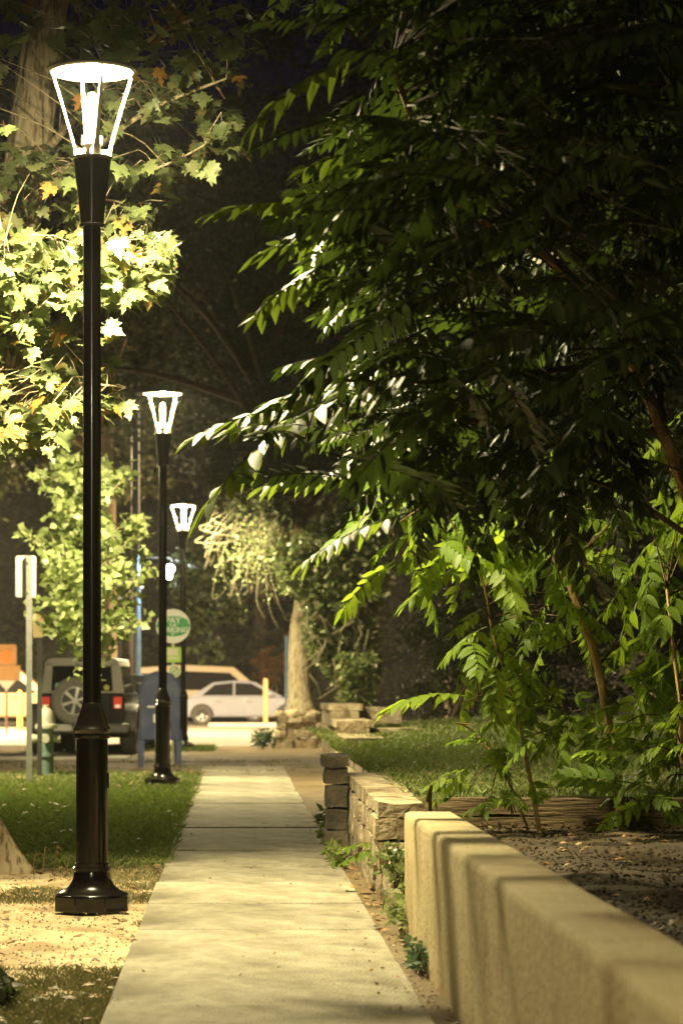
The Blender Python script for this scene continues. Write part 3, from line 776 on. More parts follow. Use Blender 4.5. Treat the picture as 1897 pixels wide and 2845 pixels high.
def place_frond(parent, org, base, d, scale, roll=0, fset=None):
    o = bpy.data.objects.new('leaf', random.choice(fset or FRONDS)); link(o, parent)
    d = Vector(d).normalized(); y = Vector((0,0,1)).cross(d)
    if y.length < .05: y = Vector((0,1,0))
    y.normalize(); z = d.cross(y)
    m = Matrix((d, y, z)).transposed().to_4x4()
    o.matrix_local = Matrix.Translation(Vector(base)-org) @ m @ Matrix.Rotation(roll, 4, 'X') @ Matrix.Diagonal((scale,scale,scale*random.uniform(.8,1.1),1))
    return o

def heaven_tree(org, label, stems, explicit, randoms, mass=None, stem_fronds=0, group='trees of heaven in the soil bed'):
    org = Vector(org); t = empty('tree_of_heaven', org); tag(t, label, 'tree', group)
    mb = MB(); anchors = []
    for i, (pts, r0, r1) in enumerate(stems):
        if i == 0:
            m0 = MB(); s_ = branch(m0, [Vector(p)-org for p in pts], r0, r1, 9, k=8, wob=.08); m0.build('trunk', M['stem_bark'], t)
        else: s_ = branch(mb, [Vector(p)-org for p in pts], r0, r1, 6, k=6, wob=.08)
        anchors += s_
    cnt = 0
    def twig(q):
        a = min(anchors, key=lambda b_: (b_-q).length)
        if (a-q).length > .06: mb.tube([a, (a+q)/2+Vector((0,0,.05)), q], [.005,.0035,.0028], 4, caps=False)
    for (x0,y0,Y0,x1,y1,Y1) in explicit:
        a = P(x0,y0,Y0); b = P(x1,y1,Y1); d = (b-a); L = d.length*1.08
        d = d.normalized() + Vector((0,0,.12))
        place_frond(t, org, a, d, L, random.gauss(0,.25), FRONDS_LIT_EDGE if FRONDS is FRONDS_OLD and (cnt < 3 or 3 < cnt < 12 or random.random() < .3) else None); twig(a-org); cnt += 1
    for (n, fn) in randoms:
        for _ in range(n):
            p, d, s = fn(); place_frond(t, org, p, d, s, random.gauss(0,.45)); cnt += 1
            if random.random() < .6: twig(p-org)
    for i in range(stem_fronds):
        a = random.choice(anchors[len(anchors)//4:]); ang = random.uniform(0,2*PI)
        place_frond(t, org, a+org, (math.cos(ang), math.sin(ang), random.uniform(-.3,.35)), random.uniform(.35,.6)); cnt += 1
    if mass:
        VV=[]; TT=[]; off=0
        for (n, fn) in mass:
            for _ in range(n):
                p, d, sc_ = fn(); d = Vector(d).normalized(); y = Vector((0,0,1)).cross(d).normalized(); z = d.cross(y)
                mm = Matrix.Translation(p-org) @ Matrix((d,y,z)).transposed().to_4x4() @ Matrix.Rotation(random.gauss(0,.45),4,'X') @ Matrix.Scale(sc_,4)
                me = random.choice(FRONDS); co = np.empty(len(me.vertices)*3, np.float32); me.vertices.foreach_get('co', co); co = co.reshape(-1,3)
                A = np.array(mm); VV.append(co@A[:3,:3].T + A[:3,3]); me.calc_loop_triangles()
                tv = np.empty(len(me.loop_triangles)*3, np.int32); me.loop_triangles.foreach_get('vertices', tv); TT.append(tv.reshape(-1,3)+off); off += len(co)
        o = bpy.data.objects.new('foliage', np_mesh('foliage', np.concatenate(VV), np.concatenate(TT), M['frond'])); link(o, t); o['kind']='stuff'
    o = mb.build('twigs', M['twig'], t); o['kind'] = 'stuff'
    return t

def left_edge(y):
    pts = [(-300,640),(0,640),(150,800),(260,700),(330,760),(440,640),(520,620),(640,700),(760,740),(850,680),(950,560),(1050,640),(1150,700),(1250,900),(1400,1000)]
    for (a,xa),(b,xb) in zip(pts, pts[1:]):
        if a <= y <= b: return xa + (xb-xa)*(y-a)/(b-a)
    return 900
def rnd_region(x1, y0, y1, Y0, Y1, dirx=-1, smin=.42, smax=.68, xoff=120, bias=1.0):
    def f():
        y = random.uniform(y0,y1); x = random.uniform(left_edge(y)+xoff, x1) 
        if bias != 1: x = left_edge(y)+xoff + (x1-left_edge(y)-xoff)*random.random()**bias
        d = Vector((dirx*random.uniform(.3,1), random.gauss(0,.45), random.uniform(-.55,.25)))
        if random.random() < .25: d.x *= -1
        p = P(x,y,random.uniform(Y0,Y1)); sc_ = random.uniform(smin,smax); tip = p + d.normalized()*sc_
        vx = tip.x/tip.y*6199+541.4; vy = 1576.3-(tip.z-CAM_H)/tip.y*6199
        if vx < left_edge(vy)-60: return f()
        return p, d, sc_
    return f

def reg(x0,x1,y0,y1,Y0,Y1,smin=.35,smax=.6,dz=(-.8,.0)):
    def f():
        d = Vector((random.uniform(-1,.7), random.gauss(0,.5), random.uniform(*dz)))
        return P(random.uniform(x0,x1),random.uniform(y0,y1),random.uniform(Y0,Y1)), d, random.uniform(smin,smax)
    return f
def unseen_shade_fronds():  # fronds above the view, added to block the lamp behind the viewer
    return Vector((random.uniform(-.1,3.2), random.uniform(3.5,7.2), random.uniform(3.1,4.5))), Vector((random.gauss(-.4,.6),random.gauss(0,.7),random.uniform(-.4,.2))), random.uniform(.45,.7)
# tree 1: the tall near one whose fronds fill the upper right
B = [P(1750,2150,12.2), P(1700,1700,12.0), P(1610,1250,11.9), P(1520,990,11.7), P(1450,830,11.5), P(1310,640,11.2), P(1230,575,11.1), P(1060,470,10.9), P(980,350,10.7), P(900,150,10.6)]
B[0].z = .3
stems = [(B, .036,.012),
  ([P(1520,990,11.7),P(1490,700,12),P(1468,300,12.2),P(1462,-60,12.4)], .02,.012),
  ([P(1310,640,11.2),P(1080,640,11.1),P(860,560,10.9)], .014,.006),
  ([P(1450,830,11.5),P(1180,860,11.4),P(930,880,11.3),P(760,870,11.3)], .016,.006),
  ([P(1520,990,11.7),P(1250,1000,11.8),P(1000,960,11.8),P(860,1060,11.8)], .015,.006),
  ([P(1610,1250,11.9),P(1350,1100,12),P(1100,1130,12)], .015,.006),
  ([P(1230,575,11.1),P(1130,300,11),P(1100,60,11)], .014,.006)]
explicit = [(790,585,11.2,582,745,11.0),(760,470,10.9,480,500,10.7),(900,520,11,590,575,10.8),(860,110,10.2,565,300,9.9),
  (740,930,12,425,1015,11.8),(780,870,12,520,1005,11.9),(800,900,11.8,455,1150,11.6),(860,1080,12,590,1150,11.9),(930,1180,12.4,690,1300,12.3),
  (960,330,10.9,690,410,10.8),(980,440,11,660,450,10.8),(880,600,11.2,700,690,11.1),(900,650,11.3,720,760,11.2),(940,820,11.5,640,850,11.4),
  (960,480,11,760,560,10.9),(1010,560,11.2,800,610,11.1),(1020,700,11.4,830,740,11.3),(1060,380,10.8,850,330,10.7),(1150,330,10.9,950,260,10.8),
  (1000,800,11.6,830,850,11.5),(900,940,11.9,700,1010,11.8),(980,1010,12,780,1080,12),(1050,1080,12.3,880,1180,12.2),
  (760,60,10.6,560,60,10.4),(820,260,10.7,600,360,10.5)]
heaven_tree((2.3,12.2,.3), 'largest tree of heaven, its dark drooping fronds hanging over the pavement', stems, explicit,
   [(130, rnd_region(1650,-200,900,8.0,10.6,xoff=220)), (40, rnd_region(1250,250,1150,9.8,12.2,xoff=60,bias=1.6)), (70, rnd_region(1750,-400,500,7.6,11.5,xoff=0)), (14, rnd_region(1750,800,1150,10.5,12.5,xoff=420))],
   mass=[(330, rnd_region(1650,-500,1000,10.8,13.4,xoff=110)), (120, rnd_region(1750,-900,300,9.5,13.4,xoff=150)), (60, rnd_region(1700,500,1000,12,14,xoff=200)), (240, unseen_shade_fronds), (80, reg(860,1450,880,1090,11.8,13.4)), (45, reg(940,1450,820,1080,10.8,12.6))])  # mass fronds added to shade near canopy and soil bed, some unseen

FRONDS = FRONDS_YOUNG
# tree 2: leaning sapling with bare brown stem
A = [P(1432,1930,15.2), P(1425,1860,15.2), P(1402,1700,15.2), P(1372,1530,15.15), P(1340,1430,15.1), P(1290,1310,15.1), P(1200,1170,15.0), P(1110,1060,14.9), P(1000,960,14.8)]
stems = [(A, .034,.010),
  ([P(1376,1560,15.2),P(1335,1400,15.3),P(1300,1260,15.3),P(1230,1100,15.3)], .016,.006),
  ([P(1200,1170,15),P(1050,1130,14.8),P(900,1210,14.7)], .009,.004),
  ([P(1290,1310,15.1),P(1420,1180,15.2),P(1500,1050,15.3)], .01,.004),
  ([P(1372,1530,15.15),P(1480,1400,15.2),P(1540,1300,15.3)], .009,.004)]
heaven_tree((2.2,15.2,.3), 'slim leaning tree of heaven with a bare brown stem at the back of the bed', stems,
   [(1020,1200,14.7,850,1270,14.6),(1060,1250,14.7,900,1310,14.6),(960,1140,14.6,760,1230,14.5),(1110,1290,14.8,930,1370,14.7),(1180,1180,14.9,1040,1300,14.8),(1180,1220,14.9,1150,1360,14.8)],
   [(60, reg(900,1400,1020,1300,14.4,16,.3,.5)), (28, reg(1200,1600,900,1300,14.9,16.5,.3,.5)), (16, reg(1420,1600,1300,1650,15.2,16.4,.3,.45)), (10, reg(1160,1330,1400,1680,15.3,16.2,.25,.4))])

# tree 3, 4: thin saplings
Cst = [P(1243,1935,15.0), P(1215,1780,15.0), P(1182,1610,14.9), P(1135,1470,14.9), P(1112,1350,14.9), P(1075,1250,14.9)]
heaven_tree((P(1243,1935,15.0).x,15.0,.3), 'thin upright sapling hung with bright green leaves in front of the dark hedge', 
   [(Cst,.014,.005),([P(1182,1610,14.9),P(1130,1590,14.7),P(1070,1612,14.6)],.006,.003)],
   [(1075,1600,14.6,890,1605,14.4),(1112,1430,14.8,1038,1570,14.7),(1140,1500,14.8,1060,1590,14.7),(1180,1490,14.8,1215,1650,14.7),(1200,1560,14.8,1190,1700,14.7),(1130,1420,14.9,1190,1520,14.8),(1120,1390,14.8,1040,1460,14.7),(1190,1620,14.9,1290,1700,14.8),(1150,1540,14.8,1250,1600,14.8)],
   [(26, reg(1080,1330,1330,1560,14.5,15.6,.28,.42,(-1.1,-.3))), (12, reg(1150,1400,1550,1700,14.6,15.5,.25,.38))])
Dst = [P(1210,1900,15.3), P(1150,1760,15.2), P(1085,1680,15.2), P(1050,1660,15.1)]
heaven_tree((P(1210,1900,15.3).x,15.3,.3), 'low sapling with small leaflets leaning over the end of the concrete wall',
   [(Dst,.009,.004)], [(1140,1700,15.1,1040,1700,15),(1090,1760,15.1,985,1800,15),(1180,1830,15.0,1060,1860,14.9)],
   [(6, reg(1050,1250,1760,1850,14.6,15.3,.22,.34,(-.4,.2))), (5, reg(1020,1200,1660,1780,14.8,15.6,.22,.34,(-.6,.1)))])
heaven_tree((3.3,14.6,.3), 'bushy young tree of heaven crowding the right end of the timber edging',
   [([(3.3,14.6,.3), P(1600,1800,14.6), P(1560,1600,14.6), P(1530,1350,14.6)],.02,.008)], [(1420,1740,14.7,1320,1800,14.6),(1480,1760,14.7,1360,1740,14.6)],
   [(34, reg(1440,1680,1560,1860,14.2,15.4,.28,.45,(-.7,.2))), (24, reg(1460,1680,1100,1600,14.6,16,.35,.55))])

# weeds along the pavement
def weed(loc, n, r, h, label, m=M['ivy_leaf'], size=.05, name='weed', cat='plant'):
    t = empty(name, loc); tag(t, label, cat)
    mb = MB(); pts = []
    for i in range(max(4, n//14)):
        a = random.uniform(0,2*PI); e = Vector((r[0]*math.cos(a)*random.random(), r[1]*math.sin(a)*random.random(), h*random.uniform(.4,1)))
        mb.tube([(0,0,-.02), e*.5+Vector((0,0,.03)), e], [.004,.003,.002], 4, caps=False)
    mb.build('stem', M['twig'], t)
    c = in_ellipsoid(n, (0,0,h*.5), (r[0],r[1],h*.55), .3); c[:,2] = np.abs(c[:,2])
    o = bpy.data.objects.new('foliage', cloud(c, size, m, 'foliage', droop=.1)); link(o,t); return t
weed((.80,12.35,.02), 180, (.13,.45,0), .24, 'leafy weed clump with dark leaves at the far end of the concrete wall', size=.06)
weed((.74,11.0,.0), 160, (.05,.28,0), .12, 'feathery low weed growing where wall meets pavement, nearest the viewer', M['bluish_shrub'], .035)
weed((.80,13.3,.10), 140, (.12,.25,0), .32, 'taller weed rising in front of the boulder', size=.055)
weed((.74,20.4,.0), 420, (.14,1.3,0), .22, 'long tuft of bright green weeds beyond the dark pillar', M['grass'], .07)
weed((.66,17.6,.0), 160, (.06,.7,0), .12, 'low dark weeds at the foot of the dark pillar', M['grass'], .06)
weed((-.88,9.9,-.02), 150, (.10,.12,0), .10, 'dark leafy weed in the dirt at the bottom left', M['dark_leaf'], .05)
weed((-1.05,10.6,-.02), 60, (.09,.05,0), .06, 'small dark weed tuft in the dirt left of the pavement', M['dark_leaf'], .04)
weed((P(605,1705,50).x,50.0,.0), 420, (.28,.25,0), .38, 'rounded bluish green shrub left of the rubble wall', M['bluish_shrub'], .07, 'shrub', 'shrub')
# sprig reaching out from the block wall
t = empty('sprig', (.80,15.2,.2)); tag(t, 'small green sprig reaching over the pavement from the block wall', 'plant')
for a,b in (((.80,15.2,.24),(.50,15.0,.17)),((.8,15.25,.26),(.62,15.1,.28))):
    place_frond(t, Vector((.80,15.2,.2)), a, Vector(b)-Vector(a), .30)
mb = MB()
for k_ in range(5):
    x = -1.28+.07*k_; y = 16.9+random.uniform(-.2,.2); h = random.uniform(.06,.16)
    mb.tube([(x,y,-.02),(x+.02,y,h),(x+.05,y,h*.8)], .003, 4)
tag(mb.build('dry_stalks', M['litter']), 'dry bent stalks sticking up beside the maple roots', 'stalks')

# ------------------------------------------------------------------ YOUNG STREET TREE
yt = empty('street_tree', (-1.90,34.2,0)); tag(yt, 'narrow young street tree with pale green leaves between sign and second lamp', 'tree')
mb = MB(); branch(mb, [(0,0,-.03),(.02,0,1.2),(-.02,0,2.4),(.03,0,3.9)], .04,.012, 8); mb.build('trunk', M['pale_bark'], yt)
mb = MB(); pts = []
for i in range(60):
    z = 1.45+ 2.45*i/60; a = i*2.4; L = (.75 - .35*abs((z-2.2)/1.8))*random.choice((.45,.7,.9,1.0,1.25))
    e = Vector((math.cos(a)*L*.95, math.sin(a)*L, z + L*.75)); s0 = Vector((0,0,z))
    mb.tube([s0, s0.lerp(e,.5)-Vector((0,0,.03)), e], [.012,.007,.003], 5, caps=False)
    for q in range(58):
        tt = random.random()**.7; p = s0.lerp(e, tt*1.03+.02); pts.append((p.x+random.gauss(0,.055), p.y+random.gauss(0,.055), p.z+random.gauss(0,.055)-.02))
for q in range(40): pts.append((random.gauss(.05,.12), random.gauss(0,.12), random.uniform(1.2,1.6)))
mb.build('branch', M['pale_bark'], yt)
o = bpy.data.objects.new('crown', cloud(pts, .12, M['pear_leaf'], 'crown', aspect=.85, droop=.2)); link(o, yt)

# ------------------------------------------------------------------ BIG TREES
def big_tree(loc, h, r, label, m, size, n, k, trunk_r=.22, cz=None, cr=None, lean=(0,0), clump=.7, group=None, barkm=None, name='broadleaf_tree', droop=0, shell=.35, trunk_h=None):
    t = empty(name, loc); tag(t, label, 'tree', group)
    cz = cz or h*.62; cr = cr or (r, r, h*.42)
    mb = MB(); top = Vector((lean[0], lean[1], h*.8))
    branch(mb, [(0,0,-.2),(lean[0]*.15,lean[1]*.15,h*.25),(lean[0]*.5,lean[1]*.5,h*.5),top], trunk_r, trunk_r*.3, 12, k=6, wob=.15)
    mb.build('trunk', barkm or M['bark'], t)
    for i in range(14):
        mb = MB(); z = h*(.3+.45*random.random()); s0 = Vector((lean[0]*z/h, lean[1]*z/h, z)); a = random.uniform(0,2*PI)
        e = s0 + Vector((math.cos(a)*r*.8, math.sin(a)*r*.8, h*.12*random.uniform(-.3,1.2)))
        branch(mb, [s0, s0.lerp(e,.5)+Vector((0,0,.2)), e], trunk_r*.35, trunk_r*.08, 6, k=4)
        mb.build('branch', barkm or M['bark'], t)
    c = clumps(n, (lean[0]*.7,lean[1]*.7,cz), cr, k, clump, shell)
    o = bpy.data.objects.new('crown', cloud(c, size, m, 'crown', droop=droop)); link(o, t)
    return t

# ivy-clad corner tree
ct = empty('ivy_tree', (1.22,53.0,.5)); tag(ct, 'big corner tree with furrowed trunk half wrapped in ivy', 'tree')
CO = Vector((1.22,53.0,.5)); relc = lambda p: Vector(p)-CO
sp_ = smooth_path([relc(P(694,1645,53)), relc(P(688,1560,53)), relc(P(690,1450,53)), relc(P(700,1300,53)), relc(P(640,1000,53.3)), relc(P(560,820,53.6)), relc(P(520,700,54))], 8)
vs = []; fs = []; n_ = 26
for k_, p in enumerate(sp_):
    t_ = k_/(len(sp_)-1)
    for i in range(n_):
        a = 2*PI*i/n_; r = (.25 - .11*t_) + .10*max(0,1-p.z/.5)
        r *= 1+.13*noise.noise(Vector((math.cos(a)*4, math.sin(a)*4, p.z*.8)))
        vs.append((p.x+r*math.cos(a), p.y+r*math.sin(a), p.z))
for k_ in range(len(sp_)-1):
    for i in range(n_): j=(i+1)%n_; fs.append((k_*n_+i,k_*n_+j,(k_+1)*n_+j,(k_+1)*n_+i))
cut = [f for f in fs if vs[f[0]][2] < 2.6]; cut2 = [f for f in fs if vs[f[0]][2] >= 2.6]
def compact(fl):
    used = sorted({i for f in fl for i in f}); ix = {u: k for k, u in enumerate(used)}
    return [vs[u] for u in used], [tuple(ix[i] for i in f) for f in fl]
mb = MB(); mb.add(*compact(cut)); mb.build('trunk', M['pale_bark'], ct, angle=180)
mb = MB(); mb.add(*compact(cut2)); mb.build('upper_trunk', M['timber'], ct, angle=180)  # darker than the lower trunk, shade put into its colour
mb = MB()
for i in range(16):
    s0 = random.choice(sp_[len(sp_)//2:]); a = random.uniform(0,2*PI); L = random.uniform(2,5)
    e = s0+Vector((math.cos(a)*L, math.sin(a)*L, random.uniform(.5,4))); branch(mb,[s0,s0.lerp(e,.5)+Vector((0,0,.3)),e],.09,.02,6,k=4)
mb.build('branch', M['timber'], ct)  # branches share the colour darkened for shade
c = clumps(52000, (1.6,2.5,9.0), (6.5,4.5,6.2), 240, .75, .25)
c2 = clumps(9000, tuple(relc(P(650,1060,51.4))), (1.7,.7,1.5), 40, .35, .1)
c3 = clumps(5000, tuple(relc(P(500,1330,56))), (1.0,.7,1.5), 26, .25, .1)
c = np.concatenate([c, c2, c3])
o = bpy.data.objects.new('crown', cloud(c, .15, M['conifer'], 'crown', droop=.8)); link(o, ct)

# ivy draped on the tree and over the terrace
iv = empty('ivy', (1.6,51.5,.5)); tag(iv, 'thick glossy ivy curtain hanging from the corner tree down to the wall', 'ivy')
IO = Vector((1.6,51.5,.5)); pts = []
def ivypts(n, x0,x1,y0,y1,Y0,Y1, cond=lambda x,y: True):
    k_=0
    while k_<n:
        x=random.uniform(x0,x1); y=random.uniform(y0,y1)
        if not cond(x,y): continue
        p=P(x,y,random.uniform(Y0,Y1))-IO; pts.append(tuple(p)); k_+=1
ivypts(6500, 618,900,1190,1430,51.3,52.9, lambda x,y: ((x-770)/140)**2+((y-1300)/105)**2 < 1+.5*noise.noise(Vector((x*.02,y*.02,0))))
ivypts(5200, 690,870,1340,1580,51.5,52.8, lambda x,y: x > 722-25*math.sin((y-1340)/70)+ max(0,y-1480)*.5)
ivypts(1400, 780,865,1500,1660,51.0,52.0)
o = bpy.data.objects.new('foliage', cloud(pts, .12, M['ivy_leaf'], 'foliage', aspect=.85)); link(o, iv)
mb = MB()
for i in range(26):
    x = random.uniform(690,850); y = random.uniform(1350,1560); p = P(x,y,51.4)-IO
    mb.tube([p, p+Vector((random.gauss(0,.12),-.05,-.2)), p+Vector((random.gauss(0,.2),0,-.45))], [.014,.012,.008], 5)
mb.build('stem', M['pale_vine'], iv)

# bleached dangling vines, lit by the far lamp
vn = empty('hanging_vines', (.3,51.6,4)); tag(vn, 'tangle of pale bare vines and twigs glowing above the far lamp', 'vines')
VO = Vector((.3,51.6,4)); mb = MB()
for i in range(45):
    x0 = random.uniform(520,660); y0 = random.uniform(1150,1230)
    x1 = x0 + random.uniform(-90,60); y1 = y0+random.uniform(40,170)
    x1 = max(470, x1); Y = random.uniform(51.0,52.4)
    q = [P(x0,y0,Y), P(x0+(x1-x0)*.3-20, y0+(y1-y0)*.4, Y-.1), P(x1,y1,Y), P(x1+random.uniform(-5,45), y1+random.uniform(-30,18), Y)]
    branch(mb, [p-VO for p in q], .006,.003, 4, k=5)
for (x,y) in ((460,1215),(450,1245),(485,1190),(500,1300),(530,1340),(590,1380),(640,1385),(620,1400)):
    q = [P(600,1220,51.8), P((600+x)/2,(1215+y)/2+15,51.6), P(x,y,51.5), P(x+18,y+ (40 if y > 1350 else -14),51.5)]
    branch(mb, [p-VO for p in q], .011,.005, 5, k=6)
mb.build('stem', M['pale_vine'], vn)
pts = []
for i in range(1100):
    t_ = random.random(); x = random.gauss(590,42); y = random.gauss(1255,45); pts.append(tuple(P(x,y,random.uniform(51,52.4))-VO))
o = bpy.data.objects.new('foliage', cloud(pts, .07, M['pear_leaf'], 'foliage', droop=.3)); link(o, vn)

# dark hedge right of the ivy
hd = empty('dark_hedge', (4.15,44,.4)); tag(hd, 'tall almost black evergreen hedge behind the stone pile', 'hedge')
c = clumps(26000, (.35,0,1.7), (1.7,2.2,2.3), 120, .42, .3)
o = bpy.data.objects.new('foliage', cloud(c, .085, M['dark_leaf'], 'foliage')); link(o, hd)
mb = MB()
for i in range(6): branch(mb, [(random.uniform(-1,1.4),random.uniform(-1,1),-.3),(random.uniform(-1,1.4),0,1),(random.uniform(-1,1.4),0,2.5)], .04,.02,6)
mb.build('stem', M['bark'], hd)

BT = [
 ((6.0,31,.6), 11, 4.2, 'dark broadleaf tree standing at the back of the raised lawn', 'dark_leaf', .13, 34000, 150),
 ((10.5,38,.6), 14, 5.2, 'large dark tree at the right edge behind the raised lawn', 'dark_leaf', .15, 34000, 150),
 ((-9.0,64,0), 17, 5.0, 'dark tree at the left edge across from the parked vehicle', 'conifer', .22, 26000, 150),
 ((4.8,58,0), 17, 5.0, 'tall dark tree behind the ivy covered corner tree', 'conifer', .2, 30000, 160),
 ((-6.4,108,0), 17, 6.0, 'dark tree across the street behind the young street tree', 'conifer', .3, 26000, 150),
 ((1.0,112,0), 21, 7.0, 'dark tree across the street behind the second lamp', 'conifer', .32, 30000, 170),
 ((-15.5,110,0), 20, 7.0, 'dark tree across the street at the far left', 'conifer', .32, 26000, 150),
 ((9.0,110,0), 21, 7.0, 'dark tree across the street behind the corner tree', 'conifer', .32, 26000, 150),
 ((17.0,112,0), 22, 7.5, 'dark tree across the street at the far right', 'conifer', .32, 20000, 120),
 ((7.6,47,0), 9, 3.4, 'rounded dark tree with foliage down to the ground behind the raised lawn', 'dark_leaf', .14, 24000, 120),
 ((9.5,60,0), 15, 5.0, 'dark tree in the far right background behind the lawn', 'conifer', .2, 24000, 130),
 ((-3.2,66,0), 19, 3.6, 'slim dark tree rising behind the parked vehicle', 'conifer', .2, 26000, 150),
]
for loc, h, r, lab, m, s, n, k_ in BT:
    low = .50 if loc[1] < 70 else .42
    lowc = loc[1] >= 100 or loc[:2] in ((7.6,47),(9.5,60))
    big_tree(loc, h, r, lab, M[m], s, n, k_, trunk_r=.2+.008*h, cz=h*(.52 if lowc else .60), cr=(r,r*.8,h*(.50 if lowc else .36)), clump=r*.16, droop=.4, group='dark trees around the street corner')
# low shrubs and hedge across the street
for i, (x, y, r, h, m, lab) in enumerate((
  (P(622,1560,99.5).x, 99.5, 1.0, 2.6, 'orange_lit_leaf', 'orange lit shrub across the street just left of the corner tree trunk'),
  (-2.5,101,3.4,3.2,'dark_leaf','low dark bush across the street behind the parking sign'),
  (3.2,101,3.4,3.0,'dark_leaf','low dark bush across the street behind the silver car'),
  (-9.0,101,3.6,3.4,'dark_leaf','low dark bush across the street behind the young tree'),
  (-14.5,101,3.6,3.4,'dark_leaf','low dark bush across the street at the far left'),
  (9.5,101,3.6,3.4,'dark_leaf','low dark bush across the street at the right'))):
    t = empty('shrub', (x,y,.0 if i == 0 else -.1)); tag(t, lab, 'shrub')
    c = clumps(2600 if i == 0 else 9000, (0,0,h*.5), (r,r*.6,h*.5), 30 if i == 0 else 60, .16 if i == 0 else .5, .2)
    c[:,2] = np.abs(c[:,2])
    if i == 0: c[:,2] = c[:,2]*.6+1.1
    o = bpy.data.objects.new('foliage', cloud(c, .10 if i == 0 else .18, M[m], 'foliage')); link(o, t)
    mb = MB()
    for q in range(5): mb.tube([(random.gauss(0,.05),0,-.1),(random.gauss(0,.1),0,h*.4),(random.gauss(0,r*.3),0,h*.8)], [.03,.02,.01], 5)
    mb.build('stem', M['bark'], t)

# ------------------------------------------------------------------ SIGNS AND POSTS
def rrect(w_, h_, r, n=5):
    out = []
    for cx, cz, a0 in ((w_/2-r,h_/2-r,0),(-w_/2+r,h_/2-r,PI/2),(-w_/2+r,-h_/2+r,PI),(w_/2-r,-h_/2+r,3*PI/2)):
        for i in range(n+1):
            a = a0 + PI/2*i/n; out.append((cx+r*math.cos(a), cz+r*math.sin(a)))
    return list(reversed(out))
def text(body, loc, size, m, parent, ex=.002, name='lettering', sx=1):
    cu = bpy.data.curves.new(name,'FONT'); cu.body = body; cu.size = size; cu.extrude = ex; cu.align_x='CENTER'; cu.align_y='CENTER'; cu.resolution_u = 3
    cu.offset = size*.02
    cu.materials.append(m); tmp = bpy.data.objects.new(name, cu); C.objects.link(tmp)
    me = bpy.data.meshes.new_from_object(tmp.evaluated_get(bpy.context.evaluated_depsgraph_get())); bpy.data.objects.remove(tmp); bpy.data.curves.remove(cu)
    if not me.materials: me.materials.append(m)
    o = bpy.data.objects.new(name, me); link(o,parent); o.location=loc; o.rotation_euler=(PI/2,0,0); o.scale=(sx,1,1); return o
# 1. white back of a parking sign
Y = 32.4; x = (70-541.4)/6199*Y
s = empty('road_sign', (x,Y,0)); tag(s, 'blank white back of a rectangular sign on a pale metal post', 'sign')
mb = MB(); mb.box(-.028,.022,-.012,.012,-.1,2.72); mb.box(-.046,-.028,-.012,.012,-.1,2.72); 
o = mb.build('post', M['galv'], s)
mb = MB(); mb.prism([(px-.052, pz+2.47) for px,pz in rrect(.245,.50,.03)], .014,.018); mb.build('sign_plate', M['sign_back'], s)
mb = MB(); 
for z in (2.28,2.64): mb.lathe([(.010,z-.01),(.010,z+.01)], 8, cx=-.02, cy=-.012)
mb.build('bolt', M['galv'], s)
# 2. dark post by the hydrant with sign turned away
Y = 34.3; x = (92-541.4)/6199*Y
s = empty('dark_sign_post', (x,Y,0)); tag(s, 'thin dark post beside the hydrant carrying a small tan sign', 'sign')
mb = MB(); mb.box(-.03,.03,-.02,.02,-.1,1.9); mb.build('post', M['dark_metal'], s)
mb = MB(); mb.prism([(px*.55-.02, pz+1.92) for px,pz in rrect(.24,.30,.03)], -.03,-.026); mb.build('sign_plate', M['tan_car'], s)
# 3. orange signs
Y = 70; x = (16-541.4)/6199*Y
s = empty('orange_sign', (x,Y,-.1)); tag(s, 'stacked orange signs with a white triangle at the left edge', 'sign')
def zz(vy): return CAM_H-(vy-1576.3)/6199*Y+.1
mb = MB(); mb.tube([(0,.02,0),(0,.02,zz(1490))], .03, 8); mb.build('post', M['brown_wood'], s)
mb = MB(); mb.prism([(px,pz+(zz(1480)+zz(1527))/2) for px,pz in rrect(.52,zz(1480)-zz(1527),.05)], -.03,-.02); mb.build('upper_plate', M['orange_sign'], s)
mb = MB(); mb.prism([(.17*math.cos(-a*PI/12), .17*math.sin(-a*PI/12)+zz(1508)) for a in range(24)], -.04,-.031); mb.prism([(.12*math.cos(-a*PI/12), .12*math.sin(-a*PI/12)+zz(1505)) for a in range(24)], -.046,-.041); mb.build('round_mark', M['orange_mark'], s)
mb = MB(); mb.prism([(px+.03,pz+(zz(1528)+zz(1562))/2) for px,pz in rrect(.66,zz(1528)-zz(1562),.05)], -.03,-.02); mb.build('lower_plate', M['orange_sign'], s)
mb = MB(); mb.prism([(-.24,zz(1563)),(.24,zz(1563)),(0,zz(1586))], -.03,-.02); mb.build('triangle_plate', M['white_sign'], s)
# 4. parking sign
Y = 41.2; x = (398-541.4)/6199*Y
s = empty('parking_sign', (x,Y,0)); tag(s, 'round white and green parking sign above a lime plate between two lamp posts', 'sign')
def zz(vy): return CAM_H-(vy-1576.3)/6199*Y
mb = MB(); mb.tube([(.0,.03,-.1),(.0,.03,zz(1402))], .024, 10); mb.build('post', M['cream_sign'], s)
cz = zz(1438); rr_ = .262
mb = MB(); mb.prism([(rr_*math.cos(-a*PI/20), cz+rr_*math.sin(-a*PI/20)) for a in range(40)], -.012,0); mb.build('round_plate', M['white_sign'], s)
band = [(-.22,-.10),(-.12,-.145),(0,-.16),(.12,-.145),(.22,-.10),(.265,0),(.22,.10),(.12,.145),(0,.155),(-.12,.145),(-.22,.10),(-.265,0)]
mb = MB(); mb.prism([(px*.98,cz+pz) for px,pz in reversed(band)], -.016,-.0125); mb.build('green_band', M['green_sign'], s)
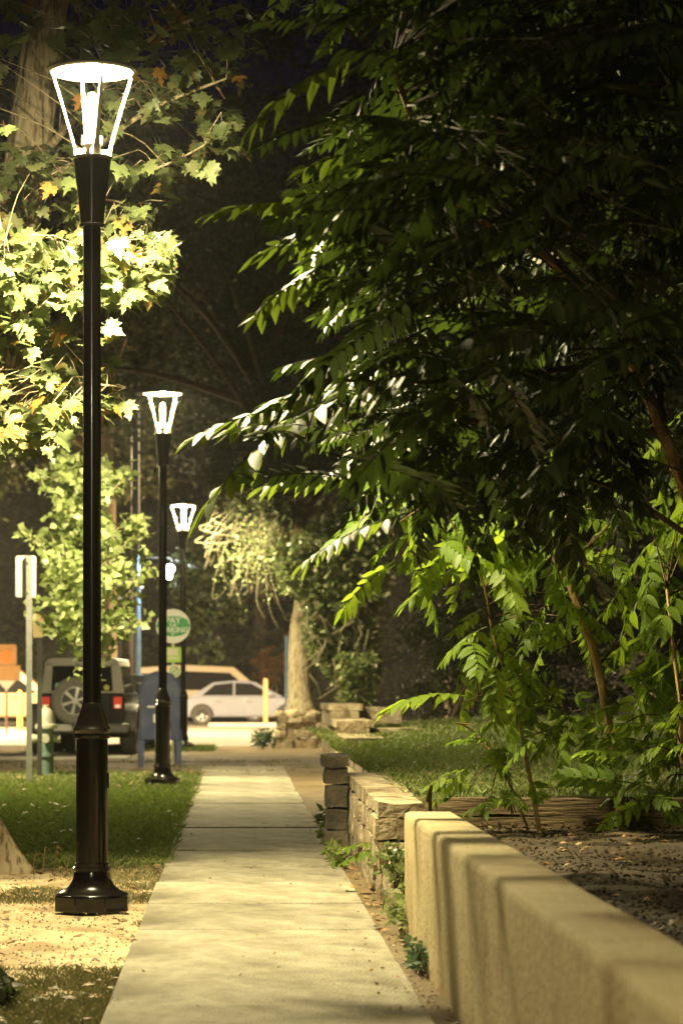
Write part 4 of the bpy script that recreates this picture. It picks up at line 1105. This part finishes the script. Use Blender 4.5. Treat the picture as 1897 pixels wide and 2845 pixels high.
text('PAY', (0,-.019,cz+.085), .13, M['white_sign'], s); text('FOR', (0,-.019,cz+.012), .055, M['white_sign'], s); text('PARKING', (0,-.019,cz-.06), .115, M['white_sign'], s); text('P', (0,-.019,cz-.13), .07, M['white_sign'], s)
mb = MB(); mb.prism([(px,pz+(zz(1486)+zz(1521))/2) for px,pz in rrect(.245,zz(1486)-zz(1521),.02)], -.012,0); mb.build('lime_plate', M['lime_sign'], s)
mb = MB(); mb.box(-.09,.07,-.015,-.0125,zz(1505),zz(1489)); mb.box(-.085,.075,-.015,-.0125,zz(1514),zz(1509)); mb.build('cream_panel', M['cream_sign'], s)
cz = zz(1541); 
mb = MB(); mb.prism([(.02+.10*math.cos(-a*PI/16), cz+.10*math.sin(-a*PI/16)) for a in range(32)], -.012,0); mb.build('small_round_plate', M['cream_sign'], s)
mb = MB(); ring = [(.02+.062*math.cos(a*PI/12), -.016, cz+.062*math.sin(a*PI/12)) for a in range(25)]; mb.tube(ring, .007, 5); mb.tube([(-.02,-.016,cz-.04),(.06,-.016,cz+.045)], .008, 5); mb.build('ring_mark', M['green_sign'], s)

# 5. signal pole with lamp on mast arm
Y = 57; x = (317-541.4)/6199*Y
s = empty('signal_pole', (x,Y,-.1)); tag(s, 'pale blue pole with mast arm and bright white hanging lamp', 'street lamp')
def zz(vy): return CAM_H-(vy-1576.3)/6199*Y+.1
k1 = Y/6199
mb = MB(); mb.lathe([(.16,0),(.16,.03),(.085,.05),(.07,.5),(.058,zz(1345)),(.045,zz(1285)),(.03,zz(1275))], 14); mb.build('post', M['blue_metal'], s)
mb = MB(); mb.tube([(0,0,zz(1279)),(75*k1,0,zz(1281)),(80*k1,0,zz(1290))], [.018,.014,.012], 6); mb.build('mast_arm', M['dark_metal'], s)
mb = MB(); mb.lathe([(.03,zz(1296)),(.10,zz(1300)),(.115,zz(1308)),(.08,zz(1315)),(.04,zz(1318))], 14, cx=72*k1); mb.lathe([(.03,zz(1319)),(.07,zz(1322)),(.06,zz(1328)),(.02,zz(1331))], 12, cx=71*k1); mb.build('lamp_globe', M['white_lamp'], s)
mb = MB(); mb.box(4*k1,12*k1,-.08,.02,zz(1352),zz(1335)); mb.build('control_box', M['galv'], s, bevel=.01)
mb = MB(); mb.box(-14*k1,-4*k1,-.1,.02,zz(1296),zz(1278)); mb.build('junction_box', M['dark_metal'], s, bevel=.01)
mb = MB(); mb.lathe([(.04,zz(1617)),(.11,zz(1613)),(.11,zz(1600)),(.04,zz(1597))], 12, cx=3*k1, cy=-.1); mb.build('push_button', M['black_paint'], s)
ld = bpy.data.lights.new('globe_light','POINT'); ld.energy = 300; ld.color=(.85,.93,1); ld.shadow_soft_size=.1
lo = bpy.data.objects.new('globe_light', ld); link(lo,s); lo.location=(72*k1,-.25,zz(1312))
s = empty('utility_pole', ((302-541.4)/6199*58,58,-.1)); tag(s, 'slim brown wooden pole just left of the pale blue pole', 'pole')
mb = MB(); mb.lathe([(.045,0),(.04,CAM_H+.1+(1576-1285)/6199*58)], 10); mb.build('post', M['brown_wood'], s)
s = empty('utility_pole', ((312-541.4)/6199*62,62,-.1)); tag(s, 'tall dark utility pole rising above the pale blue pole into the trees', 'pole')
mb = MB(); mb.lathe([(.12,0),(.09,8.5)], 12); mb.build('post', M['dark_metal'], s)
mb = MB(); mb.box(-.7,.7,-.06,.06,8.0,8.12); mb.build('crossarm', M['dark_metal'], s)
Y = 54; s = empty('banner_sign', ((277-541.4)/6199*Y,Y,-.05)); tag(s, 'narrow grey vertical banner beside the young tree', 'sign')
zt = CAM_H+(1576-1300)/6199*Y; zb = CAM_H+(1576-1372)/6199*Y
mb = MB(); mb.box(-.05,.05,-.01,.01,zb,zt-.22); mb.box(-.06,.06,-.01,.01,zt-.18,zt); mb.build('banner', M['plastic'], s)
mb = MB(); mb.tube([(.0,.03,0),(.0,.03,zt)], .022, 8); mb.build('post', M['dark_metal'], s)

# ------------------------------------------------------------------ MAILBOX
Y = 39.9; s = empty('mailbox', ((367-541.4)/6199*Y,Y,0), .06); tag(s, 'blue rounded top street mailbox on four legs behind the second lamp post', 'mailbox')
prof = [(-.30,.36),(-.30,1.06)]
for i in range(13):
    a = PI - PI*i/12; prof.append((.30*math.cos(a), 1.06+.31*math.sin(a)))
prof += [(.30,.36)]
prof = [p for i,p in enumerate(prof) if i == 0 or (abs(p[0]-prof[i-1][0])+abs(p[1]-prof[i-1][1])) > 1e-5]
mb = MB(); mb.prism(list(reversed(prof)), -.28,.28); mb.build('body', M['mail_blue'], s, bevel=.012)
mb = MB()
ring = [(x_*1.012,-.287,z_) for x_,z_ in prof[1:-1]]; mb.tube(ring, .012, 6); mb.build('hood_rim', M['mail_blue'], s)
for sx in (-1,1):
    for sy in (-1,1):
        mb = MB(); mb.prism([(sx*.315,-.12),(sx*.315,.52),(sx*.22,.42),(sx*.25,-.12)][::sx], sy*.25-.02, sy*.25+.02); mb.build('leg', M['mail_blue'], s)
mb = MB(); mb.box(-.19,-.06,-.288,-.282,.84,.865); mb.box(-.10,-.05,-.288,-.282,.62,.74); mb.prism([(-.02,.72),(.0,.80),(.03,.72)], -.288,-.282); mb.build('decal', M['decal'], s)

# ------------------------------------------------------------------ HYDRANT
Y = 35.2; s = empty('fire_hydrant', ((107-541.4)/6199*Y,Y,-.03)); tag(s, 'teal fire hydrant with cream bonnet standing on the grass left of the lamp', 'fire hydrant')
mb = MB(); mb.lathe([(.13,0),(.13,.03),(.095,.04),(.095,.26),(.125,.265),(.125,.30),(.10,.305),(.10,.62),(.11,.63)], 20); mb.build('barrel', M['hydrant_body'], s)
mb = MB(); mb.lathe([(.145,.63),(.15,.65),(.145,.68),(.12,.69),(.115,.78),(.09,.85),(.05,.895),(.035,.90),(.035,.935),(.01,.94)], 20); mb.build('bonnet', M['hydrant_cap'], s)
for dx, dy in ((-1,0),(1,0),(0,-1)):
    mb = MB(); a = Vector((dx,dy,0)); mb.tube([a*.08+Vector((0,0,.50)), a*.15+Vector((0,0,.50)), a*.151+Vector((0,0,.50)), a*.185+Vector((0,0,.50))], [.05,.05,.062,.055], 12); mb.build('nozzle_cap', M['hydrant_cap'], s)

# ------------------------------------------------------------------ PARKED OFF-ROADER
J = empty('parked_vehicle', ((640*.3571-655)/7500*46.4 - .0, 46.4, -.03), R(-3)); tag(J, 'black boxy off-road vehicle seen from behind with spare wheel', 'car')
def ring_wheel(name, c, axis, R_, w_, parent, tm, spokes=6, rim=True, tread=True):
    mb = MB(); n = 32; vs=[]; fs=[]
    prof = [(R_*.60,-w_/2*.8),(R_*.9,-w_/2),(R_,-w_/2*.7),(R_,w_/2*.7),(R_*.9,w_/2),(R_*.60,w_/2*.8)]
    for i in range(n):
        a=2*PI*i/n
        for r,q in prof:
            if axis=='X': vs.append((q, r*math.cos(a), r*math.sin(a)))
            else: vs.append((r*math.cos(a), q, r*math.sin(a)))
    m_=len(prof)
    for i in range(n):
        j=(i+1)%n
        for k in range(m_): l=(k+1)%m_; fs.append((i*m_+k,i*m_+l,j*m_+l,j*m_+k))
    mb.add(vs,fs); t = mb.build(name, tm, parent, angle=30); t.location=c
    if tread:
        tb = MB()
        for i in range(36):
            a=2*PI*i/36
            for sgn in (-1,1):
                pts=[]
                for (q,da) in ((0.02*sgn,0.0),(w_*.36*sgn,.09)):
                    for dd in (-.035,.035):
                        ang=a+da+dd
                        for rr in (R_*.99,R_*1.03):
                            pts.append((q, rr*math.cos(ang), rr*math.sin(ang)) if axis=='X' else (rr*math.cos(ang), q, rr*math.sin(ang)))
                tb.add(pts,[(0,1,3,2),(4,6,7,5),(1,5,7,3),(0,2,6,4),(0,4,5,1),(2,3,7,6)])
        tb.build('tread', tm, t)
    if rim:
        rb = MB(); rr=R_*.60
        f = (lambda r,a,q:(q,r*math.cos(a),r*math.sin(a))) if axis=='X' else (lambda r,a,q:(r*math.cos(a),q,r*math.sin(a)))
        for sd in (-1,1) if axis=='X' else (-1,):
            q0 = sd*w_*.30
            ringp=[Vector(f(rr*.97,2*PI*i/24,q0)) for i in range(25)]; rb.tube(ringp,.012,5)
            for k in range(spokes):
                a=2*PI*k/spokes+.3
                A_=[f(rr*.12,a-.6,q0+sd*.01),f(rr*.97,a-.13,q0),f(rr*.97,a+.13,q0),f(rr*.12,a+.6,q0+sd*.01),
                    f(rr*.12,a-.6,q0-sd*.04),f(rr*.97,a-.13,q0-sd*.04),f(rr*.97,a+.13,q0-sd*.04),f(rr*.12,a+.6,q0-sd*.04)]
                rb.add(A_,[(0,1,2,3),(7,6,5,4),(0,4,5,1),(1,5,6,2),(2,6,7,3)])
            hub=[Vector(f(0,0,q0-sd*.03)),Vector(f(0,0,q0+sd*.03))]; rb.tube(hub,rr*.22,12)
        rb.build('rim', M['rim'], t)
        hb = MB(); hb.tube([Vector(f(0,0,-w_*.12)), Vector(f(0,0,w_*.05))], rr*.96, 24); hb.build('hub_disc', M['dark_metal'], t)
    return t
# tub: body
mb = MB(); mb.prism([(-.72,.50),(-.74,.98),(-.71,1.06),(.71,1.06),(.74,.98),(.72,.50)], 0, 3.0); mb.build('body', M['black_car'], J, bevel=.02)
mb = MB(); mb.prism([(-.62,.85),(-.62,1.10),(.62,1.10),(.62,.85)], 3.0, 3.9); mb.build('bonnet', M['black_car'], J, bevel=.03)
# hard top: rear frame with window, sides, roof
tp = MB()
def quadbox(mb, a, b, c, d, y0, y1):
    mb.prism([a,b,c,d], y0, y1)
quadbox(tp, (-.71,1.062),(-.63,1.60),(-.50,1.60),(-.53,1.062), .0,.12)
quadbox(tp, (.53,1.062),(.50,1.60),(.63,1.60),(.71,1.062), .0,.12)
tp.prism([(-.63,1.53),(-.60,1.645),(-.50,1.67),(.50,1.67),(.60,1.645),(.63,1.53)], .0, 2.2)
quadbox(tp, (-.53,1.062),(-.53,1.10),(.53,1.10),(.53,1.062), .0,.1)
tp.add([(-.705,.12,1.06),(-.705,2.1,1.06),(-.635,2.1,1.54),(-.635,.12,1.54)], [(0,3,2,1)])
hardtop = tp.build('hard_top', M['grey_top'], J, bevel=.012)
mb = MB(); mb.prism([(-.53,1.10),(-.51,1.53),(.51,1.53),(.53,1.10)], .05,.06); mb.build('rear_window', M['glass'], J)
for sx in (-1,1):
    mb = MB(); mb.add([(sx*.712,.35,1.08),(sx*.712,1.9,1.08),(sx*.645,1.9,1.50),(sx*.645,.35,1.50)], [(0,1,2,3)]); mb.build('side_window', M['glass'], J)
mb = MB(); mb.box(-.50,.50,-.03,0,.56,1.05); mb.build('tailgate', M['black_car'], J, bevel=.015)
mb = MB(); mb.box(-.82,.82,-.16,.0,.38,.54); mb.build('rear_bumper', M['plastic'], J, bevel=.03)
mb = MB(); mb.box(-.52,-.16,-.172,-.163,.42,.53); mb.build('number_plate', M['white_sign'], J)
for sx in (-1,1):
    mb = MB(); mb.box(sx*.62-.07,sx*.62+.07,-.05,-.0,.80,1.0); tl = mb.build('tail_light', M['red_light'], J, bevel=.01)
    mb = MB(); mb.box(sx*.62-.045,sx*.62+.045,-.055,-.051,.815,.865); mb.build('reversing_lens', M['pale_light'], tl)
    # fender flare
    fl = MB(); pts=[]
    fl_v=[]
    for i in range(9):
        a = PI*i/8; y_=.55-.5*math.cos(a); z_=.42+.46*math.sin(a)
        fl_v += [(sx*.70,y_,z_),(sx*.93,y_,z_-.01),(sx*.93,y_,z_-.06)]
    ff=[]
    for i in range(8): ff += [(i*3,i*3+1,i*3+4,i*3+3),(i*3+1,i*3+2,i*3+5,i*3+4)]
    fl.add(fl_v, ff); o = fl.build('fender_flare', M['plastic'], J); so=o.modifiers.new('s','SOLIDIFY'); so.thickness=.02
    ring_wheel('wheel', (sx*.78,.55,.40), 'X', .40,.26, J, M['tyre'])
    ring_wheel('wheel', (sx*.78,3.1,.40), 'X', .40,.26, J, M['tyre'], tread=False)
    mb = MB(); mb.box(sx*.80-.03 if sx<0 else .72, sx*.80+.03 if sx<0 else .97, 2.35,2.47,1.06,1.24); mb.build('wing_mirror', M['plastic'], J, bevel=.02)
ring_wheel('spare_wheel', (-.09,-.17,.93), 'Y', .40,.24, J, M['pale_tyre'])
mb = MB(); mb.lathe([(.055,0),(.055,.004)], 12); o = mb.build('sticker', M['sticker_cyan'], J); o.rotation_euler=(PI/2,0,0); o.location=(-.42,.045,1.19)
mb = MB(); mb.lathe([(.05,0),(.05,.004)], 12); o = mb.build('sticker', M['sticker_yellow'], J); o.rotation_euler=(PI/2,0,0); o.location=(.42,.045,1.16)
mb = MB(); mb.box(-.6,.6,.1,2.8,.34,.5); mb.build('chassis', M['dark_metal'], J)

# ------------------------------------------------------------------ CARS (side on)
def side_car(name, loc, rz, label, L_, profile_body, profile_top, windows, m, wheels, wr, hw=.86, lights=()):
    t = empty(name, loc, rz); tag(t, label, 'car')
    mb = MB(); mb.prism(profile_body, -hw, hw); mb.build('body', m, t, bevel=.05)
    # greenhouse tapers inwards
    n = len(profile_top); zlo = min(z for x,z in profile_top); zhi = max(z for x,z in profile_top)
    vs = []
    for sy in (-1,1):
        for x,z in profile_top:
            vs.append((x, sy*(hw-.03-.22*(z-zlo)/(zhi-zlo)), z))
    fs = [tuple(range(n-1,-1,-1)), tuple(range(n,2*n))] + [(i,(i+1)%n,(i+1)%n+n,i+n) for i in range(n)]
    mb = MB(); mb.add(vs, fs); mb.build('cabin', m, t, bevel=.03)
    for w_ in windows:
        for sy in (-1,1):
            mb = MB(); mb.add([(x, sy*(hw-.02-.22*(z-zlo)/(zhi-zlo)), z) for x,z in w_], [tuple(range(len(w_)))]); mb.build('side_window', M['glass'], t, smooth=False)
    xm = (wheels[0]+wheels[1])/2
    for (xa,xb) in ((wheels[0]+.42, xm-.01),(xm+.01, wheels[1]-.42)):
        for sy in (-1,1):
            mb = MB(); y0_, y1_ = sorted((sy*(hw+.001), sy*(hw+.014))); mb.box(xa,xb,y0_,y1_,.36,.86); d_ = mb.build('door', m, t, bevel=.006)
            mb = MB(); y0_, y1_ = sorted((sy*(hw+.015), sy*(hw+.035))); mb.box(xa+.06,xa+.24,y0_,y1_,.74,.775); mb.build('handle', M['plastic'], d_)
    for sy in (-1,1):
        mb = MB(); y0_, y1_ = sorted((sy*(hw-.02), sy*(hw+.16))); mb.box(xm+.75,xm+.88,y0_,y1_,.93,1.05); mb.build('wing_mirror', m, t, bevel=.02)
        for wx in wheels:
            mb = MB(); y0_, y1_ = sorted((sy*(hw+.002), sy*(hw+.006))); mb.prism([(wx+(wr+.07)*math.cos(PI-PI*q/14), wr*.95+(wr+.07)*math.sin(PI-PI*q/14)) for q in range(15)], y0_, y1_); mb.build('wheel_arch', M['dark_metal'], t)
    for wx in wheels:
        for sy in (-1,1):
            wl = ring_wheel('wheel', (wx, sy*(hw-.075), wr), 'X', wr, .2, t, M['tyre'], tread=False); wl.rotation_euler=(0,0,PI/2)
    for (x,z,mm,nm) in lights:
        for sy in (-.6,.6):
            mb = MB(); mb.box(x-.04,x+.04,sy-.15,sy+.15,z-.07,z+.07); mb.build(nm, mm, t, bevel=.02)
    return t
sb = [(-2.2,.30),(-2.25,.62),(-2.1,.86),(-1.2,.93),(1.0,.93),(1.9,.80),(2.25,.66),(2.28,.34),(2.1,.26),(-2.05,.26)]
stp = [(-1.75,.90),(-1.0,1.38),(-.2,1.45),(.35,1.40),(1.25,.92)]
sedw = [[(-1.35,.96),(-.95,1.30),(-.35,1.37),(-.35,.96)],[(-.28,.96),(-.28,1.37),(.25,1.34),(.95,.96)]]
k1 = 88/6199
side_car('silver_sedan', ((560-541.4)*k1, 88, -.10), 0, 'silver four door sedan crossing the street behind the far lamp', 4.5, sb[::-1], stp[::-1], sedw, M['silver_car'], (-1.35,1.4), .32,
         lights=((2.27,.62,M['pale_light'],'headlight'),(-2.24,.70,M['red_light'],'tail_light')))
vb = [(-2.5,.35),(-2.5,1.05),(2.0,1.05),(2.5,.85),(2.55,.4),(2.3,.3),(-2.3,.3)]
vt = [(-2.48,1.0),(-2.4,1.9),(-.9,2.0),(.9,1.92),(1.9,1.06)]
vw = [[(-2.2,1.12),(-2.15,1.7),(-.9,1.78),(-.9,1.12)],[(-.8,1.12),(-.8,1.78),(.75,1.72),(1.5,1.12)]]
side_car('cream_van', ((478-541.4)*94/6199, 94, -.10), 0, 'pale cream minivan behind the silver sedan', 5, vb[::-1], vt[::-1], vw, M['cream_car'], (-1.5,1.6), .34)
side_car('tan_van', ((-20-541.4)*84/6199, 84, -.10), 0, 'tan van passing at the left edge behind the orange signs', 5, vb[::-1], [(x,z*.93) for x,z in vt][::-1], [[(x,z*.93) for x,z in w_] for w_ in vw], M['tan_car'], (-1.5,1.6), .34)
side_car('dark_sedan', (-2.25, 51.5, -.05), PI/2-.03, 'dark car parked ahead of the off-road vehicle', 4.5, sb[::-1], stp[::-1], sedw, M['black_car'], (-1.35,1.4), .32,
         lights=((-2.24,.80,M['amber_light'],'tail_light'),))
for (vx, vy0, vy1, Yp, mm, lab) in ((610,1556,1640,84,'orange_post','orange and white marker post in front of the silver sedan'),(47,1584,1640,76,'yellow_post','thin yellow post on the street at the left')):
    z1 = CAM_H-(vy0-1576.3)/6199*Yp
    mb = MB(); mb.lathe([(.15,0),(.15,.04),(.075,.06),(.07,z1),(.05,z1+.06),(.01,z1+.08)], 12)
    o = mb.build('marker_post', M[mm]); o.location = ((vx-541.4)/6199*Yp, Yp, -.10); tag(o, lab, 'post')
mb = MB(); z1 = CAM_H-(1450-1576.3)/6199*56
mb.lathe([(.06,0),(.05,z1)], 10); o = mb.build('street_post', M['blue_metal']); o.location=((660-541.4)/6199*56,56,-.1); tag(o,'slim blue grey post hugging the left side of the corner tree','post')
# traffic island kerb stop in street
mb = MB(); mb.box(-1.6,1.6,-.4,.4,0,.14); o = mb.build('street_island', M['kerb'], bevel=.03); o.location=((600-541.4)/6199*82,82,-.1); tag(o, kind='structure')

# tall roadside lamps lighting the cross street (just outside the view)
def tall_lamp(loc, reach, label):
    t = empty('roadside_lamp', loc); tag(t, label, 'street lamp', 'tall roadside lamps by the cross street')
    mb = MB(); mb.lathe([(.14,0),(.12,1),(.08,8.4)], 12); mb.build('post', M['galv'], t)
    mb = MB(); mb.tube([(0,0,8.3),(reach*.4,0,8.8),(reach,0,8.9)], [.05,.04,.03], 8); mb.build('arm', M['galv'], t)
    mb = MB(); mb.lathe([(.05,8.78),(.22,8.82),(.2,8.92),(.05,8.96)], 14, cx=reach); mb.build('head', M['plastic'], t)
    ld = bpy.data.lights.new('roadside_light','AREA'); ld.shape='DISK'; ld.size=.4; ld.energy=26000; ld.color=(1,.74,.40)
    lo = bpy.data.objects.new('roadside_light', ld); link(lo,t); lo.location=(reach,0,8.76)
tall_lamp((-13,72,-.1), 2.2, 'tall roadside lamp over the cross street beyond the left edge')
tall_lamp((14.5,70,-.1), -2.6, 'tall roadside lamp over the cross street hidden behind the corner tree')

# ------------------------------------------------------------------ night air
mb = MB(); mb.box(-150,150,-15,140,-1.2,26)
h = mb.build('haze', new_mat('haze')[0], smooth=False); h['kind'] = 'stuff'
nt = h.data.materials[0].node_tree; nt.nodes.remove(nt.nodes['Principled BSDF'])
v = nt.nodes.new('ShaderNodeVolumePrincipled'); v.inputs['Density'].default_value = .00032; v.inputs['Color'].default_value = (.95,.95,.95,1); v.inputs['Anisotropy'].default_value = .3
nt.links.new(v.outputs[0], nt.nodes['Material Output'].inputs['Volume'])
